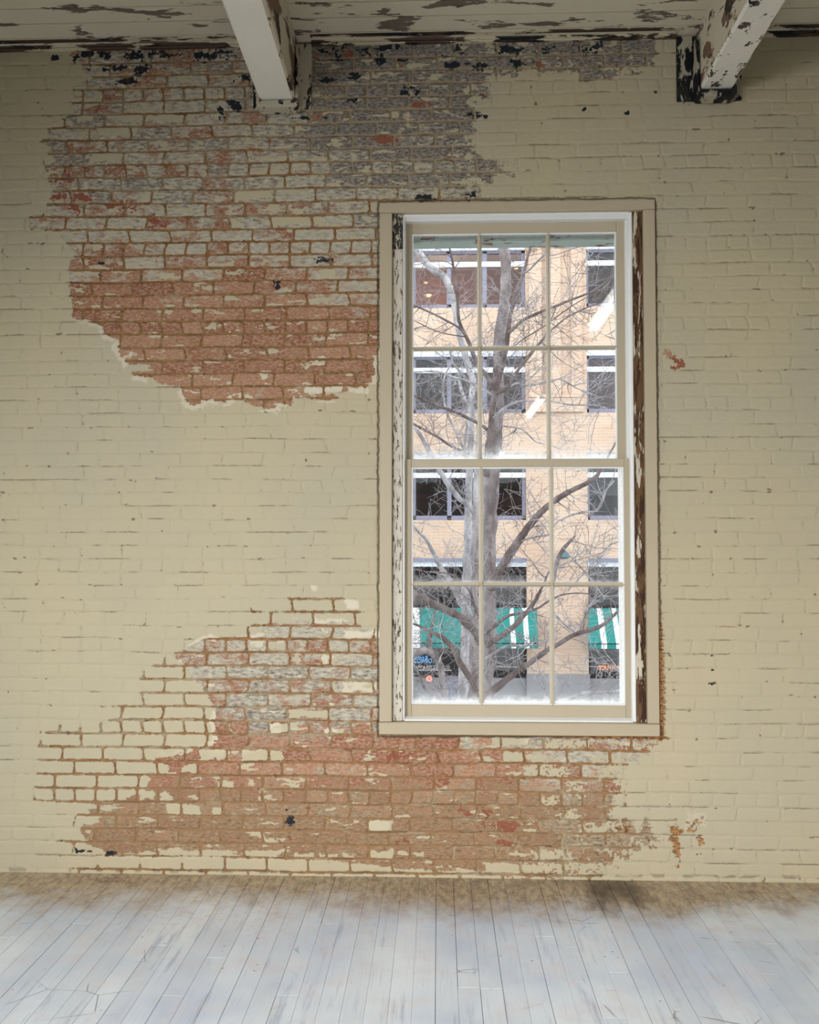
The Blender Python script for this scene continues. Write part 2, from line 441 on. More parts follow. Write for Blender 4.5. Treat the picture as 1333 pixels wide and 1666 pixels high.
# rust and damp
rust = np.zeros_like(X)
blob(rust, [(1098,1347,13,11),(1130,1340,15,12),(1008,1348,16,5),(1098,1375,5,26),(1104,1385,3,30),(1140,1365,6,8),(1098,1365,12,6)])
cas = sdpoly(PX, PY, [(617, 329), (1065, 324), (1076, 1197), (617, 1197)])
halo = sstep(16, 0, -cas)*sstep(900, 1080, PY)*sstep(700, 1060, PX)
rust = np.maximum(rust, halo*0.85)
rust = np.maximum(rust, 0.35*sstep(3, 0, np.abs(PX-1076-(PY-1200)*0.004))*sstep(1195, 1210, PY)*sstep(1350, 1300, PY))
freshw = np.zeros_like(X)
for (x0, y0, x1, y1) in [(1116,1322,1148,1346),(562,976,586,993),(507,953,515,963),(540,1024,616,1036),(497,628,558,640),(566,630,598,640),(600,1334,636,1354),(455,655,470,664)]:
    cx, cy, hx, hy = (x0+x1)/2, (y0+y1)/2, (x1-x0)/2, (y1-y0)/2
    q = np.minimum(hx-np.abs(PX-cx), hy-np.abs(PY-cy))+ragged*16
    freshw = np.maximum(freshw, sstep(-1.5, 3, q)*(0.35 if hx < 22 and cy > 1320 else 1.0))
freshw = np.maximum(freshw, sstep(6, 2, np.abs(sF+3))*sstep(0.50, 0.6, vnoise(X, Z, .12, .08, 51, 2))*0.8*sstep(500, 540, PY)*sstep(1240, 1200, PY))
P = np.where((freshw > .6) & (sF > 0) & (mort < .5) & (sdF < 9), 0.9, P)
# crevice shade painted into the joint edges as brown, grimy lines
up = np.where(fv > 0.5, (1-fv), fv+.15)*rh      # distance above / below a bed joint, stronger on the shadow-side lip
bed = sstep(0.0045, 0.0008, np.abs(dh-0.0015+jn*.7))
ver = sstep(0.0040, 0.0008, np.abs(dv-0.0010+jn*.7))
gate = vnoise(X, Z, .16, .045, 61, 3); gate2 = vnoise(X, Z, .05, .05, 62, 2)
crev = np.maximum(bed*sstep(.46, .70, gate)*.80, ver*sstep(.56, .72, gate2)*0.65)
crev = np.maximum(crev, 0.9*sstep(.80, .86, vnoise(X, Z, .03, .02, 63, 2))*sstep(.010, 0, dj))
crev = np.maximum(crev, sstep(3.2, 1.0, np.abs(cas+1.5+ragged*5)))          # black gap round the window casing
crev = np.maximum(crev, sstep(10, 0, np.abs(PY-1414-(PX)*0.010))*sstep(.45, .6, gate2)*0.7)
# ---- relief (towards the room = negative y)
rel = np.zeros_like(X)
Pm = sstep(0.42, 0.58, P)
rec_b = 0.0075*mort*(1-0.45*sand); rec_p = 0.0022*sstep(0.005, -0.003, dj)*(0.35+0.9*vnoise(X, Z, .3, .12, 77, 2))
rel += (1-Pm)*rec_b + Pm*(rec_p-0.0016)
rel += (vnoise(X, Z, .9, .6, 71, 3)-.5)*0.012
rel += (r3-.5)*0.003*(1-mort)
rel += (vnoise(X, Z, .03, .02, 72, 3)-.5)*(0.0030*(1-Pm)+0.0012*Pm)
rel += sstep(3, 0, np.abs(cas+1.5))*0.004
Yv = rel
Yv[cas > 2] = 0.012

nx, nz = len(xs), len(zs)
co = np.stack([X, Yv, Z], -1).reshape(-1, 3).astype(np.float32)
ii, kk = np.meshgrid(np.arange(nx-1), np.arange(nz-1), indexing='ij')
cxm = (xs[:-1]+xs[1:])[ii]/2; czm = (zs[:-1]+zs[1:])[kk]/2
keep = ~((cxm > wl) & (cxm < wr) & (czm > wb) & (czm < wt))
a = (ii*nz+kk)[keep]
quads = np.stack([a, a+nz, a+nz+1, a+1], -1).astype(np.int32)
me = bpy.data.meshes.new('wall_front')
me.vertices.add(len(co)); me.vertices.foreach_set('co', co.ravel())
me.loops.add(quads.size); me.loops.foreach_set('vertex_index', quads.ravel())
me.polygons.add(len(quads))
me.polygons.foreach_set('loop_start', np.arange(0, quads.size, 4, dtype=np.int32))
me.polygons.foreach_set('loop_total', np.full(len(quads), 4, np.int32))
me.polygons.foreach_set('use_smooth', np.ones(len(quads), bool))
me.update(calc_edges=True)
def addattr(name, *ch):
    at = me.attributes.new(name, 'FLOAT_COLOR', 'POINT')
    d = np.ones((nx*nz, 4), np.float32)
    for i, c in enumerate(ch): d[:, i] = c.ravel()
    at.data.foreach_set('color', d.ravel())
addattr('coat', P, mort, r1, wash)
addattr('layer', grey, sand, dark, red)
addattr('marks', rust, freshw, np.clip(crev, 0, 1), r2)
wall = bpy.data.objects.new('wall_front', me); COL.objects.link(wall)
setp(wall, label='old brick wall with flaking cream paint around the tall window', kind='structure')
del X, Z, PX, PY, co, quads

t = NT('flaking_painted_brick', 0.75, 0.25)
A = t.attr('coat'); B = t.attr('layer'); Cc = t.attr('marks')
def chan(n):
    s = t.node('ShaderNodeSeparateColor'); t.l.new(n.outputs['Color'], s.inputs[0]); return s.outputs[0], s.outputs[1], s.outputs[2], n.outputs['Alpha']
aP, aM, aR, aW = chan(A); aG, aS, aD, aRed = chan(B); aRu, aFr, aCr, aR2 = chan(Cc)
hv = t.mapping((1, 1, 2.2))
nf = t.noise(190, 3, 0.6); nm = t.noise(45, 5, 0.6, hv); nl = t.noise(9, 5, 0.6, hv); nvf = t.noise(420, 2, 0.5); nh = t.noise(26, 6, .65, t.mapping((1, 1, 3.0), (3, 1, 8)))
# bare brick
brk = t.mix(t.ramp(t.math('ADD', t.math('MULTIPLY', aR, .5), t.math('MULTIPLY', nl, .7)), .35, .85), s2l((136, 87, 66)), s2l((164, 121, 94)))
brk = t.mix(t.math('MULTIPLY', t.ramp(nm, .42, .62), 0.6), brk, s2l((186, 154, 126)))
brk = t.mix(t.math('MULTIPLY', t.ramp(nvf, .56, .66), 0.45), brk, s2l((88, 62, 50)))
brk = t.mix(t.math('MULTIPLY', t.ramp(nh, .55, .72), 0.55), brk, s2l((112, 78, 62)))
brk = t.mix(t.math('MULTIPLY', t.ramp(t.noise(70, 6, .7, t.mapping((1, 1, 1.6), (9, 4, 1))), .56, .64), 0.55), brk, s2l((196, 180, 150)))
# wash residue
ww = t.mix(t.ramp(nh, .35, .65), s2l((192, 186, 168)), s2l((156, 148, 136)))
ww = t.mix(t.math('MULTIPLY', t.ramp(nm, .45, .6), .5), ww, s2l((184, 174, 142)))
ww = t.mix(t.math('MULTIPLY', t.ramp(nvf, .58, .66), .45), ww, s2l((104, 96, 84)))
gy = t.mix(t.ramp(nm, .35, .65), s2l((150, 142, 130)), s2l((90, 84, 79)))
gmask = t.ramp(t.math('ADD', t.math('MULTIPLY', nh, 1.1), t.math('MULTIPLY', aG, .40)), .66, .92)
ww = t.mix(gmask, ww, gy)
nb = t.noise(11, 8, .68, t.mapping((1, 1, 1.7), (5, 0, 2)), .4)
wv = t.math('ADD', t.math('ADD', t.math('MULTIPLY', nb, .95), t.math('MULTIPLY', nf, .30)), t.math('MULTIPLY', aW, .52))
wmask = t.ramp(wv, .82, .96)
wmask = t.math('MULTIPLY', wmask, t.ramp(aRed, .55, .15))
fc = t.mix(wmask, brk, ww)
# dusty sand film
sd = t.mix(t.ramp(nm, .35, .65), s2l((164, 139, 104)), s2l((104, 82, 58)))
sd = t.mix(t.math('MULTIPLY', t.ramp(nvf, .55, .64), .5), sd, s2l((188, 172, 144)))
fc = t.mix(t.math('MULTIPLY', t.ramp(t.math('ADD', nb, t.math('MULTIPLY', aS, .42)), .60, .84), .75), fc, sd)
fc = t.mix(t.math('MULTIPLY', t.ramp(t.math('ADD', nh, t.math('MULTIPLY', aS, .12)), .62, .74), .45), fc, s2l((84, 66, 56)))
rr_ = t.math('ADD', aRed, t.math('MULTIPLY', t.math('SUBTRACT', nb, .5), 1.5))
fc = t.mix(t.math('MULTIPLY', t.ramp(rr_, .35, .6), .8), fc, t.mix(nm, s2l((148, 84, 62)), s2l((120, 62, 48))))
# black residue
dv_ = t.math('ADD', t.math('MULTIPLY', nb, 1.1), t.math('ADD', t.math('MULTIPLY', nf, .3), t.math('MULTIPLY', aD, .5)))
fc = t.mix(t.ramp(dv_, 1.02, 1.10), fc, s2l((34, 40, 46)))
# mortar
mo = t.mix(t.ramp(nm, .3, .7), s2l((118, 80, 46)), s2l((154, 118, 78)))
mo = t.mix(t.math('MULTIPLY', t.ramp(nf, .5, .7), .6), mo, s2l((176, 148, 108)))
mo = t.mix(t.math('MULTIPLY', aS, .5), mo, sd)
mo = t.mix(t.math('MULTIPLY', t.ramp(t.math('ADD', nl, t.math('MULTIPLY', aG, .35)), .58, .72), .75), mo, s2l((162, 150, 124)))
mo = t.mix(t.math('MULTIPLY', t.ramp(dv_, 1.06, 1.14), .8), mo, s2l((34, 38, 42)))
bare = t.mix(t.ramp(t.math('ADD', aM, t.math('MULTIPLY', t.math('SUBTRACT', nf, .5), .8)), .38, .62), fc, mo)
# cream paint
pc = t.mix(t.ramp(t.noise(1.1, 4), .35, .65), s2l((184, 172, 142)), s2l((177, 168, 143)))
pc = t.mix(t.math('MULTIPLY', t.ramp(nh, .5, .8), .25), pc, s2l((164, 150, 116)))
pc = t.mix(t.math('MULTIPLY', aFr, .8), pc, s2l((212, 202, 180)))
pc = t.mix(t.math('MULTIPLY', t.ramp(aM, .2, .9), .07), pc, s2l((138, 120, 90)))
pv = t.math('ADD', aP, t.math('ADD', t.math('MULTIPLY', t.math('SUBTRACT', nf, .5), .55), t.math('MULTIPLY', t.math('SUBTRACT', nm, .5), .5)))
pm = t.ramp(pv, .47, .53)
col = t.mix(pm, bare, pc)
# painted crevice shade, rust
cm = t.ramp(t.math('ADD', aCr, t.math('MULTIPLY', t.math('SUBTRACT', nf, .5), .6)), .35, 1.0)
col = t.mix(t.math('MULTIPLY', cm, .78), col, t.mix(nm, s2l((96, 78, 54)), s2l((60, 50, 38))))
rm = t.ramp(t.math('ADD', aRu, t.math('MULTIPLY', t.math('SUBTRACT', nm, .5), 1.3)), .35, .75)
col = t.mix(t.math('MULTIPLY', rm, .85), col, t.mix(t.ramp(nm, .42, .58), s2l((168, 118, 52)), s2l((96, 52, 30))))
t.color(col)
t.rough(t.ramp(pm, 0, 1, .9, .62))
t.bump(t.math('ADD', t.math('MULTIPLY', nf, .6), t.math('ADD', t.math('MULTIPLY', nm, .6), t.math('MULTIPLY', pm, .8))), .55, .0022)
me.materials.append(t.m)

# ------------------------------------------------------------------ rest of the shell
SL = 0.035
RX0, RX1, RY = -5.0, 5.1, -27.0
ow = MB()   # thick body of the outside wall round the opening
for (x0, x1, z0, z1) in ((RX0, wl-.005, -.3, 5.0), (wr+.005, RX1, -.3, 5.0), (wl-.005, wr+.005, -.3, wb-.005), (wl-.005, wr+.005, wt+.005, 5.0)):
    ow.box(x0, x1, 0.03, 0.42, z0, z1)
brick_out = NT('outside_brick', .85, .2)
s_ = brick_out.sep(); cmb = brick_out.node('ShaderNodeCombineXYZ')
brick_out.l.new(s_[0], cmb.inputs[0]); brick_out.l.new(s_[2], cmb.inputs[1])
bt = brick_out.node('ShaderNodeTexBrick'); brick_out.l.new(cmb.outputs[0], bt.inputs['Vector'])
bt.inputs['Scale'].default_value = 1.0; bt.inputs['Brick Width'].default_value = .215; bt.inputs['Row Height'].default_value = .0675
bt.inputs['Mortar Size'].default_value = .006
bt.inputs['Color1'].default_value = s2l((150, 84, 62)); bt.inputs['Color2'].default_value = s2l((126, 70, 54)); bt.inputs['Mortar'].default_value = s2l((150, 140, 124))
brick_out.color(bt.outputs['Color'])
ow.build('wall_outside', brick_out.m, kind='structure')
for nm_, bx_ in (('wall_left', (RX0-.2, RX0, RY, .42)), ('wall_right', (RX1, RX1+.2, RY, .42)), ('wall_back', (RX0-.2, RX1+.2, RY-.2, RY))):
    w = MB(); w.box(bx_[0], bx_[1], bx_[2], bx_[3], -.3, 5.6); w.build(nm_, M['plaster'], kind='structure')

# floor: narrow whitewashed boards running to the wall
fl = NT('worn_whitewashed_boards', .5, .35)
atb = fl.attr('board').outputs['Fac']
along = fl.mapping((9, 0.9, 1)); al2 = fl.mapping((40, 1.2, 1))
g1 = fl.noise(2.2, 6, .6, along); g2 = fl.noise(3.0, 5, .6, al2); gl = fl.noise(1.3, 4, .55); gm = fl.noise(7, 5, .6); gf = fl.noise(60, 4, .6); gvf = fl.noise(160, 2)
base = fl.mix(fl.ramp(gl, .35, .65), s2l((216, 222, 225)), s2l((186, 197, 212)))
base = fl.mix(fl.math('MULTIPLY', fl.ramp(gm, .45, .7), .45), base, s2l((210, 200, 198)))
base = fl.mix(fl.math('MULTIPLY', atb, .30), base, s2l((176, 182, 192)))
base = fl.mix(fl.math('MULTIPLY', fl.ramp(g1, .56, .72), .6), base, s2l((140, 152, 170)))
base = fl.mix(fl.math('MULTIPLY', fl.ramp(g2, .52, .75), .3), base, s2l((168, 160, 152)))
sx = fl.sep()
# dust, old paint spatter and painted-in warm bounce light along the wall, its edge wandering
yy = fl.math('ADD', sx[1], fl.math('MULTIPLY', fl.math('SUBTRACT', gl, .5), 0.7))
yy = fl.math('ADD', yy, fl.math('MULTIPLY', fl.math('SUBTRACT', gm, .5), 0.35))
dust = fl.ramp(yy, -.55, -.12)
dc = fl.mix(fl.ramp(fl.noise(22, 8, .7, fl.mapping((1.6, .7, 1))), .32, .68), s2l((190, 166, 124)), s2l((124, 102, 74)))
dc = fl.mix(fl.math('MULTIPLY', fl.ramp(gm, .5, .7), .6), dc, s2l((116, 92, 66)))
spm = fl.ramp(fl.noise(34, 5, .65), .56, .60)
dust_bounce_m = fl.math('MULTIPLY', dust, fl.ramp(gf, .2, .6, .75, 1.0))
c = fl.mix(fl.math('MULTIPLY', dust_bounce_m, .92), base, dc)
leftm = fl.ramp(sx[0], 0.6, -1.2)
c = fl.mix(fl.math('MULTIPLY', fl.math('MULTIPLY', spm, leftm), fl.ramp(yy, -1.0, -.3, 0, .7)), c, s2l((196, 178, 144)))
# light speckles and dark chips
vs = fl.ramp(fl.voronoi(38), .16, .10)
vs = fl.math('MULTIPLY', vs, fl.ramp(fl.noise(5, 3), .5, .6))
c = fl.mix(fl.math('MULTIPLY', fl.math('MULTIPLY', vs, fl.ramp(sx[1], -1.3, -.3)), .75), c, s2l((224, 218, 206)))
ch = fl.math('MULTIPLY', fl.ramp(fl.voronoi(17), .10, .06), fl.ramp(fl.noise(3.3, 3), .52, .6))
c = fl.mix(fl.math('MULTIPLY', ch, .7), c, s2l((92, 84, 78)))
# water-dark patch against the wall right of the window
P1 = ray(990, 1424)
dxn = fl.math('MULTIPLY', fl.math('SUBTRACT', sx[0], P1.x), 3.0)
dyn = fl.math('MULTIPLY', fl.math('ADD', sx[1], 0.10), 2.0)
dd = fl.math('SQRT', fl.math('ADD', fl.math('MULTIPLY', dxn, dxn), fl.math('MULTIPLY', dyn, dyn)))
dd = fl.math('ADD', dd, fl.math('MULTIPLY', fl.math('SUBTRACT', fl.noise(4, 5, .6, fl.mapping((2.5, 1, 1))), .5), 1.6))
c = fl.mix(fl.ramp(dd, .75, .1, 0, .72), c, s2l((58, 46, 34)))
# hairline cracks in the paint film
vc = fl.voronoi(3.2, fl.mapping((1, 1.8, 1)), 'Distance', 'DISTANCE_TO_EDGE')
vcn = fl.math('MULTIPLY', fl.ramp(vc, .012, .004), fl.ramp(fl.noise(2.1, 4), .56, .62))
c = fl.mix(fl.math('MULTIPLY', vcn, .6), c, s2l((84, 80, 78)))
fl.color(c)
fl.rough(fl.ramp(gm, .3, .7, .38, .6))
fl.bump(fl.math('ADD', fl.math('MULTIPLY', g2, .8), fl.math('MULTIPLY', gf, .4)), .35, .0015)
rnd = random.Random(5)
bw = 0.0857; x_ref = ray(737.6, 1416, -.02).x
fb = MB(); bvals = []
k0 = int((RX0-x_ref)/bw)-1; k1 = int((RX1-x_ref)/bw)+1
for k in range(k0, k1):
    x0 = x_ref+k*bw; x1 = x0+bw
    y = 0.03
    while y > RY:
        L = rnd.uniform(1.1, 3.6) if y < 0 else rnd.uniform(.4, 2.8)
        y2 = max(y-L, RY)
        g = rnd.choice((.0002, .0003, .0004, .0009, .0016))
        n0 = len(fb.v)
        fb.box(x0+g, x1-.0003, y2+.0006, y, -.022, rnd.uniform(-.0008, 0), b=.0009)
        bvals += [rnd.random()]*(len(fb.v)-n0)
        y = y2
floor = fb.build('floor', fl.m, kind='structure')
at = floor.data.attributes.new('board', 'FLOAT', 'POINT'); at.data.foreach_set('value', bvals)
sb = MB(); sb.box(RX0-.2, RX1+.2, RY, .42, -.3, -.0225); sb.build('floor_underlay', M['black'], kind='structure')

# ceiling boards run along the wall, roof rises gently into the room
cb = MB(); yv = 0.03; rnd = random.Random(9)
def cz(y): return CEIL_Z + SL*(-y)
while yv > RY:
    wdt = .115 if yv > -2 else .6
    y2 = yv-wdt+.003
    z0, z1 = cz(yv), cz(y2)
    cb.prism([(yv, z0), (y2, z1), (y2, z1+.05), (yv, z0+.05)], 0, RX0-.1, RX1+.1)
    cb.prism([(y2, z1+.014), (y2-.005, z1+.014), (y2-.005, z1+.05), (y2, z1+.05)], 0, RX0-.1, RX1+.1, mi=1)
    yv = y2-.005
cb.build('ceiling', [M['ceiling'], M['black']], kind='structure')
rf = MB(); rf.prism([(.42, CEIL_Z+.045), (RY-.2, cz(RY)+.05), (RY-.2, cz(RY)+.3), (.42, CEIL_Z+.3)], 0, RX0-.2, RX1+.2)
rf.build('ceiling_roof_deck', M['plaster'], kind='structure')

# ------------------------------------------------------------------ ceiling beams with their iron wall boxes
BEAMS = [dict(xl=ray(423, 166, -.05).x, xr=ray(481, 166, -.05).x, zb=ray(452, 166, -.05).z, m0='beam', m1='beam_side', mp='plate',
              lab='white painted ceiling beam left of the window, smooth underside and curling paint on its side'),
         dict(xl=ray(1138, 147, -.05).x, xr=ray(1192, 148, -.05).x, zb=ray(1165, 148, -.05).z, m0='beam_patchy', m1='beam_side', mp='plate_dark',
              lab='ceiling beam above right of the window with black bare patches near its wall end')]
for i, b in enumerate(BEAMS):
    e = empty('ceiling_beam', (b['xl'], 0, b['zb']), label=b['lab'], cat='beam')
    xl, xr, zb = b['xl'], b['xr'], b['zb']
    g = MB()
    ys = [0.02, -.05, -.6, -1.2, -2.5, -4.5, -8, -14, -20, RY+.01]
    # chamfered section swept along the room
    ch = .012
    secs = []
    for y in ys:
        zz = zb + SL*(-y-.05); zt = cz(y)+.01
        secs.append([(xl+ch, y, zz), (xr-ch, y, zz), (xr, y, zz+ch), (xr, y, zt), (xl, y, zt), (xl, y, zz+ch)])
    n0 = 0
    for s in secs: g.v += s
    for j in range(len(secs)-1):
        for q in range(6):
            q2 = (q+1) % 6
            g.f.append((j*6+q, j*6+q2, (j+1)*6+q2, (j+1)*6+q)); g.mi.append(1 if q in (1, 2, 3, 4) else 0)
    g.f.append(tuple(range(6))); g.mi.append(0); g.f.append(tuple((len(secs)-1)*6+q for q in range(6))); g.mi.append(0)
    g.build('beam_timber', [M[b['m0']], M[b['m1']]], e)
    # flat wall plate
    if i == 0:
        pl, pr, pz = ray(412, 170).x, ray(507, 170).x, ray(500, 178).z
    else:
        pl, pr, pz = ray(1101, 160).x, ray(1206, 160).x, ray(1110, 166).z
    g = MB(); g.box(pl, pr, -.014, .01, pz, CEIL_Z-.01, b=.004)
    g.build('wall_plate', M[b['mp']], e)
    # stirrup: rounded U that the beam end sits in
    g = MB()
    dl = .022; dr = .030; th = .017
    ul, ur, ub = xl-dl if i else xl-.012, xr+dr-.012 if i == 0 else xr+.012, zb-.045
    rr = .022; pts_o = []; pts_i = []
    for cx_, a0, a1 in ((ul+rr, math.pi, 1.5*math.pi), (ur-rr, 1.5*math.pi, 2*math.pi)):
        for s in range(6):
            an = a0+(a1-a0)*s/5
            pts_o.append((cx_+rr*math.cos(an), ub+rr+rr*math.sin(an)))
            r2_ = max(rr-th, .004)
            pts_i.append((cx_+r2_*math.cos(an), ub+rr+r2_*math.sin(an)))
    zt = CEIL_Z-.06
    pts = [(ul+.0, zt)]+pts_o+[(ur, zt), (ur-th*.6, zt)]+pts_i[::-1]+[(ul+th*.6, zt)]
    g.prism(pts, 1, -.085, -.012)
    # seat under the beam end
    g.box(ul+.012, ur-.012, -.08, -.012, ub+.012, zb-.004, b=.003)
    g.build('stirrup', M[b['mp']], e)

# ------------------------------------------------------------------ crown trim in three runs between the beams
def trim(x0, x1, name):
    g = MB()
    zt = CEIL_Z+.002
    zb = ray(300, 80).z
    h = zt-zb
    prof = [(0.012, zb), (-.016, zb), (-.020, zb+.006), (-.018, zb+.014), (-.022, zb+.020), (-.040, zb+.020+.35*h), (-.056, zb+.62*h), (-.060, zb+.70*h), (-.058, zb+.78*h), (-.072, zb+.82*h), (-.074, zt), (.012, zt)]
    g.prism(prof, 0, x0, x1)
    g.build(name, M['trim'], kind='structure')
p0l, p0r = ray(412, 100).x, ray(507, 100).x
p1l, p1r = ray(1101, 100).x, ray(1206, 100).x
trim(RX0, p0l-.002, 'trim_1'); trim(p0r+.002, p1l-.002, 'trim_2'); trim(p1r+.002, RX1, 'trim_3')

# ================================================================== THE WINDOW
win = empty('window_1', ray(840, 1176), kind='structure')
win['label'] = 'tall twelve-pane sash window in a cream casing'
def rect(g, x0, y0, x1, y1, Y0, Y1, b=.0015, mi=0, ref=None):
    """box whose front face spans the photograph rectangle at depth Y0"""
    p, q = ray(x0, y0, Y0), ray(x1, y1, Y0)
    g.box(p.x, q.x, Y0, Y1, p.z, q.z, b=b, mi=mi)
    return p, q
# casing strips (front at the wall face, standing 18 mm proud)
YC = -.018
cl, cr_ = ray(618, 760, YC).x, ray(1070, 760, YC).x
ct, cbm = ray(840, 327, YC).z, ray(840, 1196.5, YC).z
il, ir = ray(638, 760, YC).x, ray(1051, 760, YC).x
it, ib = ray(840, 343, YC).z, ray(840, 1176, YC).z
g = MB(); g.box(cl, cr_, YC, .03, it, ct, b=.003); g.build('head_casing', M['casing'], win)
g = MB(); g.box(cl, il, YC, .03, ib, it-.0015, b=.003); g.build('side_casing', M['casing'], win)
g = MB(); g.box(ir, cr_, YC, .03, ib, it-.0015, b=.003); g.build('side_casing', M['casing'], win)
g = MB(); g.box(cl, cr_, YC-.006, .03, cbm, ib-.0015, b=.004); g.build('sill_casing', M['casing'], win)
# flaking jamb strips
YJ = .006
jl0, jl1 = il, ray(655, 760, YJ).x
jr0, jr1 = ray(1033, 760, YJ).x, ir
zsplit = ray(640, 405, YJ).z
g = MB(); g.box(jl0+.001, jl1, YJ, .35, ib, zsplit-.001, b=.002); g.build('jamb_strip', M['jamb_l'], win)
g = MB(); g.box(jl0+.001, jl1, YJ-.003, .35, zsplit, it, b=.002); g.build('jamb_patch', M['jamb_ltop'], win)
g = MB(); g.box(jr0, jr1-.001, YJ+.004, .35, ib, it, b=.002); g.build('jamb_strip', M['jamb_r'], win, label='rotten brown jamb strip')
# white inner bead: left, right, top, bottom
YB = .012
bl = ray(658.5, 760, YB).x; br = ray(1027, 760, YB).x; bt_ = ray(840, 358, .045).z; bb = ray(840, 1168.5, YB).z
g = MB()
g.box(jl1, bl, YB, .06, ib, it, b=.003); g.box(br, jr0, YB, .06, ib, it, b=.004)
g.prism([(YB, it-.001), (YB, it-.012), (.03, bt_+.006), (.045, bt_), (.06, bt_), (.06, it-.001)], 0, bl, br)
g.prism([(YB-.004, ib), (YB-.004, ib+.008), (.045, bb), (.06, bb), (.06, ib)], 0, bl, br)
g.build('stop_bead', M['white'], win)
# upper track filler beside the outer sash
g = MB()
g.box(bl-.01, ray(661, 560, .095).x, .062, .3, ib, it, b=.001); g.box(ray(1017, 560, .095).x, br+.01, .062, .3, ib, it, b=.001)
g.box(bl-.01, br+.01, .062, .3, ray(840, 359, .062).z, it, b=.001)
g.box(bl-.01, br+.01, .062, .34, ib-.03, ray(840, 1167, .062).z, b=.001)
g.build('jamb_liner', M['white'], win)

glass = bpy.data.materials.new('old_window_glass'); glass.use_nodes = True
gt = NT.__new__(NT); gt.m = glass; gt.t = glass.node_tree; gt.n = gt.t.nodes; gt.l = gt.t.links; gt._co = None
gt.n.remove(gt.n['Principled BSDF'])
tr = gt.node('ShaderNodeBsdfTransparent'); tr.inputs[0].default_value = (.97, .985, .98, 1)
gl_ = gt.node('ShaderNodeBsdfGlossy'); gl_.inputs['Roughness'].default_value = 0.0
fr = gt.node('ShaderNodeFresnel'); fr.inputs['IOR'].default_value = 1.55
frm = gt.math('MULTIPLY', fr.outputs[0], 1.8)
mx = gt.node('ShaderNodeMixShader'); gt.l.new(frm, mx.inputs[0]); gt.l.new(tr.outputs[0], mx.inputs[1]); gt.l.new(gl_.outputs[0], mx.inputs[2])
df = gt.node('ShaderNodeBsdfTranslucent'); df.inputs[0].default_value = (.93, .96, .97, 1)
df2 = gt.node('ShaderNodeBsdfDiffuse'); df2.inputs[0].default_value = (.9, .93, .94, 1)
ds = gt.node('ShaderNodeMixShader'); ds.inputs[0].default_value = .35; gt.l.new(df.outputs[0], ds.inputs[1]); gt.l.new(df2.outputs[0], ds.inputs[2])
ga = gt.attr('glow_haze').outputs['Fac']  # pale window glow put into the glass colour as a film
gn = gt.noise(26, 5, .65); gn2 = gt.noise(140, 3, .6)
gmk = gt.ramp(gt.math('ADD', ga, gt.math('MULTIPLY', gt.math('SUBTRACT', gn, .5), gt.ramp(ga, 0, .5, 0, 1.1))), .0, 1.0, .018, .88)
mx2 = gt.node('ShaderNodeMixShader'); gt.l.new(gmk, mx2.inputs[0]); gt.l.new(mx.outputs[0], mx2.inputs[1]); gt.l.new(ds.outputs[0], mx2.inputs[2])
gt.l.new(mx2.outputs[0], gt.n['Material Output'].inputs['Surface'])

